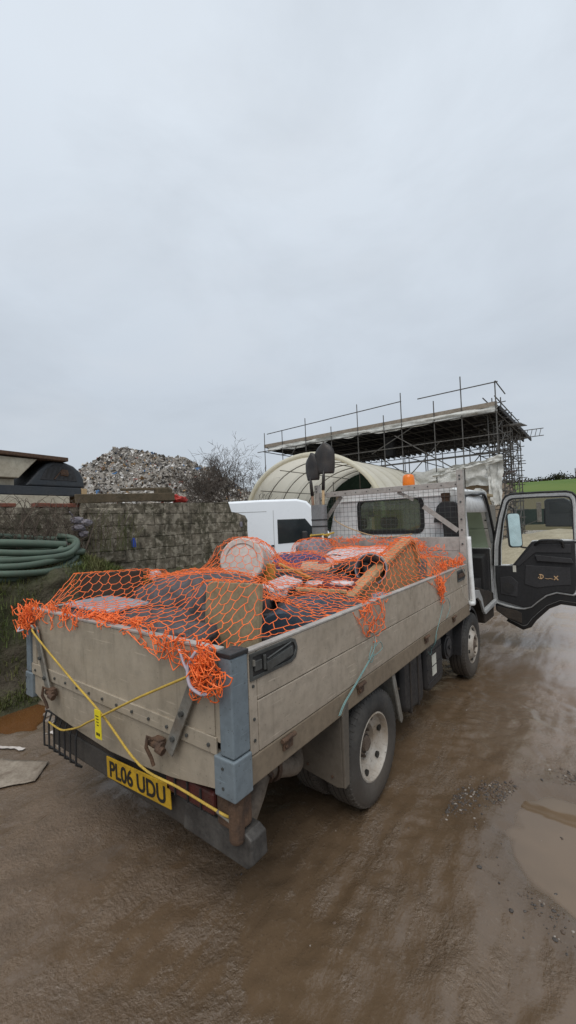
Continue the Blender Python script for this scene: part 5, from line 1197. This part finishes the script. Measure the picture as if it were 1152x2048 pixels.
for y in np.linspace(Y0+1.33, Y1, 6):
    mb = MB(); pr = [(cxs+hw-.09, y, 0.)] + [(arc(k/24, -.10).x, y, arc(k/24, -.10).z) for k in range(25)] + [(cxs-hw+.09, y, 0.)]; mb.tube(pr, .03, 6); mb.build('arch_rib', M['galv'], SHL, smooth=True)
for t in (.18, .34, .5, .66, .82):
    mb = MB(); p = arc(t, -.16); mb.cyl((p.x, Y0+.3, p.z), (p.x, Y1, p.z), .024, 6); mb.build('purlin', M['galv'], SHL)
mb = MB(); mb.prism([(cxs+hw-.1, 0)] + [(arc(k/24, -.12).x, arc(k/24, -.12).z) for k in range(25)] + [(cxs-hw+.1, 0)], 'y', Y1-.5, Y1-.4)
M['green_tarp'] = dirty('dark_green_tarp', (.012,.035,.022), (.008,.022,.014), 1.2, .8, 0, .3, 8, .03, streak=.5); mb.build('end_curtain', M['green_tarp'], SHL)
# ------------------------------------------------------------------ scaffold
M['scaf'] = dirty('scaffold_tube', (.15,.145,.135), (.085,.075,.065), 6, .55, .5, .2, 40, .002)
M['deckwood'] = dirty('scaffold_board', (.30,.255,.205), (.20,.165,.13), 3, .8, 0, .3, 20, .006, streak=.2)
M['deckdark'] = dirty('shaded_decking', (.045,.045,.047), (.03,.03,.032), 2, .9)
M['sheet_w'] = dirty('white_polythene', (.66,.66,.62), (.52,.51,.47), 1.3, .5, 0, .5, 4, .05)
SC = empty('scaffold', (-11, 27, 0), 'large tube scaffold carrying a long dark decked platform behind the shelter', 'scaffold')
xa, xb, ya, yb, zd = -19.1, -2.9, 23.0, 31.0, 7.62; R_ = .032
def pole(p, q, name='pole', r=R_): m_ = MB(); m_.cyl(p, q, r, 6); return m_.build(name, M['scaf'], SC)
mb = MB(); mb.box(xa, xb, ya-.03, ya+.05, zd, zd+.26); mb.build('edge_board', M['deckwood'], SC, bevel=.01)
mb = MB(); mb.box(xa, xb, ya+.06, 35.5, zd+.02, zd+.08); DK = mb.build('deck', M['deckdark'], SC)
q = random.Random(4); mb = MB()
for k in range(33): x = xa+.3+k*.5; mb.box(x-.04, x+.04, ya+.1, 35.4, zd-.22, zd+.015)
mb.build('joist', M['deckdark'], DK); DK.children[0]['kind'] = 'stuff'
xs_ = [xa+.1, -17.3, -15.2, -13.1, -11.1, -9.3, -8.15, -6.2, -4.68, xb-.05]; tops = [8.75, 8.7, 9.2, 8.25, 9.35, 8.3, 9.45, 8.55, 9.6, 8.95]
for x, t in zip(xs_, tops): pole((x, ya-.06, 0), (x, ya-.06, t))
for k, x in enumerate(xs_): pole((x, 27, 0), (x, 27, zd)); pole((x, yb-.1, 0), (x, yb-.1, 8.4 if k in (0, 1, 4) else zd))
pole((-18.7, ya-.1, 8.62), (-8.1, ya-.1, 8.92), 'guard_rail'); pole((-7.1, ya-.1, 8.85), (-2.8, ya-.1, 8.88), 'guard_rail')
pole((xb, ya-.2, 8.9), (xb, ya+2.6, 8.85), 'guard_rail')
for z in (7.35, 6.2, 5.15): pole((xa-.6 if z > 7 else -16, ya-.10, z), (xb, ya-.10, z+q.uniform(-.1,.1)), 'ledger')
for y in (25, 27, 29, 31): pole((xa, y, zd-.3), (xb+.2, y, zd-.3), 'ledger'); 
for y in (27, 31): pole((xa, y, 6.3), (xb, y, 6.3), 'ledger')
for k, x in enumerate(xs_): pole((x, ya-.3, 7.3), (x, yb+.3, 7.3), 'transom'); 
for x in xs_[::2]: pole((x, ya-.3, 5.6), (x, yb+.2, 5.6), 'transom')
pole((-8.6, ya-.1, 6.9), (-4.9, ya-.1, 4.3), 'brace'); pole((-8.0, ya, 4.2), (-5.9, ya, 6.2), 'brace'); pole((-12.6, 27, 7.2), (-9.0, 27, 4.5), 'brace'); pole((-10.2, ya, 6.0), (-7.2, ya, 7.4), 'brace'); pole((-6, 27, 4.2), (-3.4, 27, 7.1), 'brace'); pole((-18, ya-.1, 5.0), (-16, ya-.1, 7.3), 'brace')
# lattice girders along the back
for y in (27.2, 30.5):
    m_ = MB(); z = 6.55
    m_.cyl((-17, y, z), (xb, y, z), .03, 5); m_.cyl((-17, y, z+.5), (xb, y, z+.5), .03, 5)
    for k in range(27): x = -17+k*.52; m_.cyl((x, y, z), (x+.26, y, z+.5), .02, 4); m_.cyl((x+.26, y, z+.5), (x+.52, y, z), .02, 4)
    m_.build('lattice_girder', M['scaf'], SC)
# dense stair tower at the near end
q = random.Random(8)
for x in (-3.05, -3.5):
    for y in (23.6, 25.0, 26.6, 28.4, 30.4): pole((x, y, 0), (x, y, 7.4+q.uniform(-.1,1.2)), 'pole')
for z in (1., 2.1, 3.2, 4.3, 5.4, 6.5, 7.4, 8.2):
    for x in (-3.02, -3.6): pole((x, 23.1, z), (x, 31.1+q.uniform(0,1.), z), 'ledger')
m_ = MB()
for z in np.arange(.6, 8.2, .52):
    for y in (23.6, 25.0, 26.6, 28.4, 30.4): m_.cyl((-4.3+q.uniform(-.2,.1), y+.05, z+q.uniform(-.1,.1)), (-2.75+q.uniform(-.1,.25), y+.05, z+q.uniform(-.1,.1)), .027, 5)
for k in range(60):
    y = q.uniform(23.2, 31); z = q.uniform(1, 8.2); a = V((q.uniform(-3.9,-2.9), y, z)); m_.cyl(a, a+V((q.uniform(-.3,.9), q.uniform(-.6,.9), q.uniform(-.2,.5))), .024, 5)
m_.build('transom_set', M['scaf'], SC)['kind'] = 'stuff'
m_ = MB()
for k in range(7):
    for y in (23.7, 26.7, 29.0): m_.cyl((-3.0, y, k*1.05+.3), (-3.0, y+1.9, k*1.05+1.3), .027, 5); m_.cyl((-3.5, y+2.2, k*1.05+.3), (-3.5, y+.2, k*1.05+1.25), .027, 5)
m_.build('brace_set', M['scaf'], SC)['kind'] = 'stuff'
for k in range(5): pole((-3.6, 25+k*1.4, 6.9+k*.22), (-2.1-k*.1, 25.4+k*1.4, 6.95+k*.22), 'transom')
m_ = MB(); m_.cyl((-3.2, 31.5, 7.6), (-1.7, 32.5, 7.75), .03, 5); m_.cyl((-3.2, 31.5, 7.1), (-1.7, 32.5, 7.25), .03, 5)
for k in range(6): a = V((-3.2,31.5,7.1)).lerp(V((-1.7,32.5,7.25)), k/6); b = V((-3.2,31.5,7.6)).lerp(V((-1.7,32.5,7.75)), (k+.5)/6); m_.cyl(a, b, .02, 4); 
m_.build('lattice_girder', M['scaf'], SC)
def sheet(name, lab, P4, nu, nv, amp, seed, mat='sheet_w', torn=0., cat='sheet'):
    """hanging polythene: P4 corners (top-left, top-right, bottom-right, bottom-left)"""
    A, B, C_, D = [V(p) for p in P4]; vs = []
    for i in range(nu+1):
        for j in range(nv+1):
            a, b = i/nu, j/nv; e = 1-torn*max(0, nz(a*9, seed, 0, 1)+.2)
            p = A.lerp(B, a).lerp(D.lerp(C_, a), b*e)
            vs.append(p + V((amp*fb(a*5, b*2, seed), amp*1.5*fb(a*7+3, b*2, seed+2), amp*.8*fb(a*6, b*3, seed+5) - .1*amp*math.sin(a*40)*b)))
    m_ = MB(); m_.add(vs, [(i*(nv+1)+j, (i+1)*(nv+1)+j, (i+1)*(nv+1)+j+1, i*(nv+1)+j+1) for i in range(nu) for j in range(nv)])
    return tag(m_.build(name, M[mat], smooth=True), lab, cat)
sheet('torn_sheeting', 'torn white sheeting fringe hanging along the front edge of the scaffold platform', [(xa+.4,ya-.08,7.62),(xb,ya-.08,7.64),(xb,ya-.02,7.18),(xa+.4,ya-.02,7.2)], 140, 5, .10, 3, torn=.9)
# sheeted low building under the scaffold
M['oldroof'] = dirty('old_brown_roof', (.16,.09,.07), (.10,.065,.055), 4, .9)
LB = empty('low_building', (-7, 25, 0), 'low building with a brown roof edge under the scaffold platform', 'building')
mb = MB(); mb.box(-13.5, -3.4, 23.9, 30, 0, 3.75); mb.build('wall', M['ply2'], LB); mb = MB(); mb.prism([(23.6,3.76),(30.3,4.7),(30.3,4.8),(23.6,3.88)], 'x', -13.8, -3.2); mb.build('roof', M['oldroof'], LB)
sheet('white_sheeting', 'wide white polythene sheet draped over the low building roof', [(-10.6,23.45,4.45),(-3.0,23.3,4.85),(-3.2,23.3,3.55),(-10.8,23.4,3.35)], 60, 12, .22, 11)
sheet('white_sheeting', 'narrow white polythene strip hanging at the stair tower corner', [(-3.6,22.8,4.75),(-2.75,22.8,4.8),(-2.9,22.8,2.3),(-3.35,22.8,2.4)], 10, 24, .16, 17)
sheet('white_sheeting', 'twisted white polythene roll strung between the scaffold poles above the cab', [(-6.4,22.7,4.35),(-2.7,22.6,4.95),(-2.7,22.6,4.65),(-6.4,22.7,4.15)], 40, 6, .14, 23)
mb = MB(); blob(mb, (-9.55,23.6,4.62), (.26,.2,.2), 4, .3, 2, crease=.2, sub=3); mb.cyl((-9.55,23.6,4.7), (-9.6,23.6,5.3), .05, 6); tag(mb.build('chimney_pot', M['oldroof']), 'small rusty chimney stub rising beside the amber beacon', 'chimney')
mb = MB(); mb.box(-10.3,-9.6,25,25.6,6.0,7.4); tag(mb.build('hanging_tarp', M['deckdark'], bevel=.1), 'dark bundle hanging below the middle of the scaffold platform', 'bundle')
# ------------------------------------------------------------------ right background
M['blockc'] = dirty('concrete_block', (.20,.19,.165), (.14,.13,.11), 3, .9, 0, .4, 20, .01)
for k, (x0, z0_, lab) in enumerate(((-2.55,0,'bottom grey concrete block beyond the open cab door'), (-2.5,.72,'middle grey concrete block of the stack beyond the open cab door'), (-2.6,1.44,'top grey concrete block of the stack beyond the open cab door'))):
    mb = MB(); mb.box(x0, x0+1.25, 12+.05*k, 12.7+.05*k, z0_+.005, z0_+.715); tag(mb.build('concrete_block', M['blockc'], bevel=.03, seg=3), lab, 'concrete block')
mb = MB(); mb.box(-2.62,-2.5,11.6,11.72,0,2.75); mb.box(-2.9,-2.2,11.58,11.6,2.62,2.72); tag(mb.build('timber_post', M['wood'], bevel=.01), 'yellowish timber post standing beside the concrete blocks', 'post')
sheet('crumpled_tarp', 'crumpled pale tarpaulin heaped over the wall behind the truck cab', [(-4.4,15.9,3.05),(-2.3,15.9,2.75),(-2.2,15.6,2.45),(-4.5,15.6,2.5)], 24, 8, .22, 31, 'sheet_w')
mb = MB(); mb.box(-7.2,-2.2,16,16.5,0,2.55); mb.box(-7.3,-2.1,15.95,16.55,2.55,2.66); tag(mb.build('timber_hoarding', M['board'], bevel=.02), 'low boarded hoarding behind the truck cab', 'hoarding')
# sandy spoil heap seen through the door window
mb = MB(); vs = []; nn = 30
for a in range(nn+1):
    for b in range(nn+1):
        x = -3.2+6.2*a/nn; y = 15+10*b/nn; e = max(0, 1-((x+.2)/3.2)**2)*max(0, 1-((y-20)/5)**2)
        vs.append((x, y, -.05+1.15*e**.8+.12*fb(x, y, 3, .9)*min(1, e*4)))
mb.add(vs, [(a*(nn+1)+b, (a+1)*(nn+1)+b, (a+1)*(nn+1)+b+1, a*(nn+1)+b+1) for a in range(nn) for b in range(nn)])
M['sand'] = dirty('pale_sand', (.40,.35,.255), (.30,.255,.18), 1.5, .9, 0, .5, 8, .03)
tag(mb.build('sand_heap', M['sand'], smooth=True), 'low heap of pale sand beyond the open cab door', 'heap')
# dark lorry
lo = V((-3.4, 39, 0)); LR = empty('parked_lorry', tuple(lo), 'dark lorry parked far off, seen through the open door window', 'lorry')
def lb(mb, name, mat, par=LR, **k): mb.v = [(x+lo.x, y+lo.y, z) for x, y, z in mb.v]; return mb.build(name, mat, par, **k)
M['lorry'] = dirty('dark_lorry_paint', (.022,.027,.03), (.03,.034,.034), 2, .3, 0, 0, 20, .002)
mb = MB(); mb.prism([(.9,.7),(.9,2.85),(1.1,3.0),(2.3,3.0),(2.55,2.85),(3.3,1.75),(4.4,1.55),(4.6,1.3),(4.6,.6)], 'y', 0, 2.1); lb(mb, 'cab', M['lorry'], bevel=.08, seg=3)
mb = MB(); mb.box(-3.2,.82,-.05,2.15,.9,2.2); lb(mb, 'load_body', M['green_tarp'], bevel=.03)
mb = MB(); mb.box(.35,.70,-.12,-.04,1.1,2.75); lb(mb, 'exhaust_stack', M['galv'], bevel=.03)
mb = MB(); mb.prism([(1.25,1.75),(1.25,2.7),(2.2,2.7),(2.85,1.75)], 'y', -.012, .0); lb(mb, 'side_window', M['glass_dark'])
mb = MB(); mb.add([(2.62,.15,2.80),(2.62,1.95,2.80),(3.34,1.95,1.80),(3.34,.15,1.80)], [(0,1,2,3)]); mb.v = [(x+.03,y,z+.03) for x,y,z in mb.v]; M['skyglass'] = simple('windscreen_reflection', (.20,.27,.26), .1); lb(mb, 'windscreen', M['skyglass'])
for x in (-2.3, -1.2, 3.2):
    mb = MB(); mb.cyl((x, -.06, .5), (x, .25, .5), .5, 20); mb.cyl((x, -.07, .5), (x, -.05, .5), .26, 14); lb(mb, 'wheel', M['tyre'], bevel=.03)
mb = MB(); mb.box(2.75,2.95,-.25,-.05,1.7,2.15); lb(mb, 'wing_mirror', M['black'], bevel=.03)
# green field hill, hedge line
gh = lambda x, y: max(-1., 11.2*min(1, max(0, (y-52)/95))**.85 + 1.3*fb(x, y, 2, .012) - max(0, (y-165)*.05) - max(0, -28-x)*.13*(1 if y > 0 else 0))
xs2 = np.linspace(-160, 260, 90); ys2 = np.linspace(50, 330, 60); n = len(ys2)
mb = MB(); mb.add([(x, y, gh(x, y)) for x in xs2 for y in ys2], [(a*n+b, (a+1)*n+b, (a+1)*n+b+1, a*n+b+1) for a in range(len(xs2)-1) for b in range(n-1)])
m, N_ = newmat('green_field'); pos = N_.n('NewGeometry').outputs['Position']; yy = N_.n('SeparateXYZ', i={0: pos}).outputs[1]
c = N_.mix(N_.ramp(N_.noise(pos, .06, 5), .35, .65), (.085,.14,.032), (.12,.165,.045)); c = N_.mix(N_.ramp(yy, 92, 84), c, (.10,.085,.045))
N_.out(N_.pbr(**{'Base Color': c, 'Roughness': .9, 'Specular IOR Level': .1})); tag(mb.build('hills', m, smooth=True), kind='structure')
M['hedge'] = grassmat('dark_hedge', (.035,.04,.018), (.05,.045,.025))
q = random.Random(6); mb = MB()
def leafcloud(mb, c, r, k, s):
    for _ in range(k):
        p = V((q.gauss(0,.5)*r[0], q.gauss(0,.5)*r[1], abs(q.gauss(0,.55))*r[2])) + V(c); a = V((q.gauss(0,1), q.gauss(0,1), q.gauss(0,1))).normalized(); b = a.orthogonal().normalized()*s; d_ = a.cross(b)
        mb.add([p-b, p-d_*.7, p+b, p+d_*.7], [(0,1,2,3)])
for k in range(130):
    x = -60+k*1.0; y = 146+2*nz(x, 0, 0, .1); leafcloud(mb, (x, y, gh(x, y)-.2), (1.3,.7,1.0+.5*nz(x, 4, 0, .3)), 45, .28)
tag(mb.build('hedge', M['hedge']), 'dark hedge line along the top of the green field', 'hedge')
mb = MB(); leafcloud(mb, (-8.5, 146, gh(-8.5,146)+.3), (2.6,1.2,1.3), 600, .22); tag(mb.build('bush', M['hedge']), 'rounded dark bush standing out of the hedge line', 'bush')
mb = MB(); x = -4.2; mb.cyl((x,146,gh(x,146)), (x,146,gh(x,146)+3.), .12, 6); mb.cyl((x,146,gh(x,146)+1.5), (x+.8,146,gh(x,146)+2.6), .08, 5); tag(mb.build('gate_post', M['bark']), 'thin dark post on the skyline next to the rounded bush', 'post')
# ------------------------------------------------------------------ light, sky, camera
w = bpy.data.worlds.new('World'); sc.world = w; w.use_nodes = True
t = w.node_tree; t.nodes.clear(); Nw = N.__new__(N); Nw.t = t
SE, SR = math.radians(58), math.radians(150)
sky = Nw.n('TexSky', sky_type='NISHITA', sun_disc=False, sun_elevation=SE, sun_rotation=SR, air_density=1.2, dust_density=3.)
dr = Nw.n('TexCoord').outputs['Generated']; dz = Nw.n('SeparateXYZ', i={0: dr}).outputs[2]
g = Nw.mix(Nw.ramp(dz, .02, .30), (.525,.578,.635), (.60,.665,.745)); g = Nw.mix(Nw.ramp(dz, .28, .72), g, (.76,.83,.91))
n1 = Nw.noise(Nw.mapping(dr, (1.6,1.6,3.4)), 1.5, 6, .55, .3); n2 = Nw.noise(Nw.mapping(dr, (1,1,2.8), (0,0,1.1)), 2.6, 6, .55, .2)
g = Nw.mix(Nw.ramp(n1, .44, .68, 0, .22), g, (.37,.405,.45)); g = Nw.mix(Nw.ramp(n2, .48, .70, 0, .25), g, (.72,.76,.81))
b1 = Nw.n('Background', i={'Color': sky.outputs[0], 'Strength': .10}); b2 = Nw.n('Background', i={'Color': g, 'Strength': 1.0})
mx = Nw.n('MixShader', i={0: .94, 1: b1.outputs[0], 2: b2.outputs[0]}); t.links.new(mx.outputs[0], Nw.n('OutputWorld').inputs[0])
sl = bpy.data.lights.new('sun', 'SUN'); sl.energy = 1.7; sl.angle = math.radians(38); sl.color = (1, .97, .93)
so = bpy.data.objects.new('sun', sl); col.objects.link(so)
sd = V((math.sin(SR)*math.cos(SE), math.cos(SR)*math.cos(SE), math.sin(SE))); so.rotation_euler = sd.to_track_quat('Z', 'Y').to_euler(); so.location = sd*50
cam = bpy.data.cameras.new('camera'); co = bpy.data.objects.new('camera', cam); col.objects.link(co); sc.camera = co
yaw, pit, rol = -.6471, .0255, -.0384
f = V((math.sin(yaw)*math.cos(pit), math.cos(yaw)*math.cos(pit), math.sin(pit))); r = V((math.cos(yaw), -math.sin(yaw), 0)); u_ = r.cross(f)
r2 = r*math.cos(rol)+u_*math.sin(rol); u2 = -r*math.sin(rol)+u_*math.cos(rol)
mtx = Matrix((r2, u2, -f)).transposed().to_4x4(); mtx.translation = V((1.2283, -1.2068, 1.8583)); co.matrix_world = mtx
cam.sensor_fit = 'VERTICAL'; cam.sensor_height = 36; cam.lens = 827.38/2048*36; cam.clip_start = .05; cam.clip_end = 2000
sc.view_settings.view_transform = 'Standard'; sc.view_settings.look = 'None'; sc.view_settings.exposure = 0
sc.render.engine = 'CYCLES'; sc.cycles.max_bounces = 6; sc.cycles.transparent_max_bounces = 12
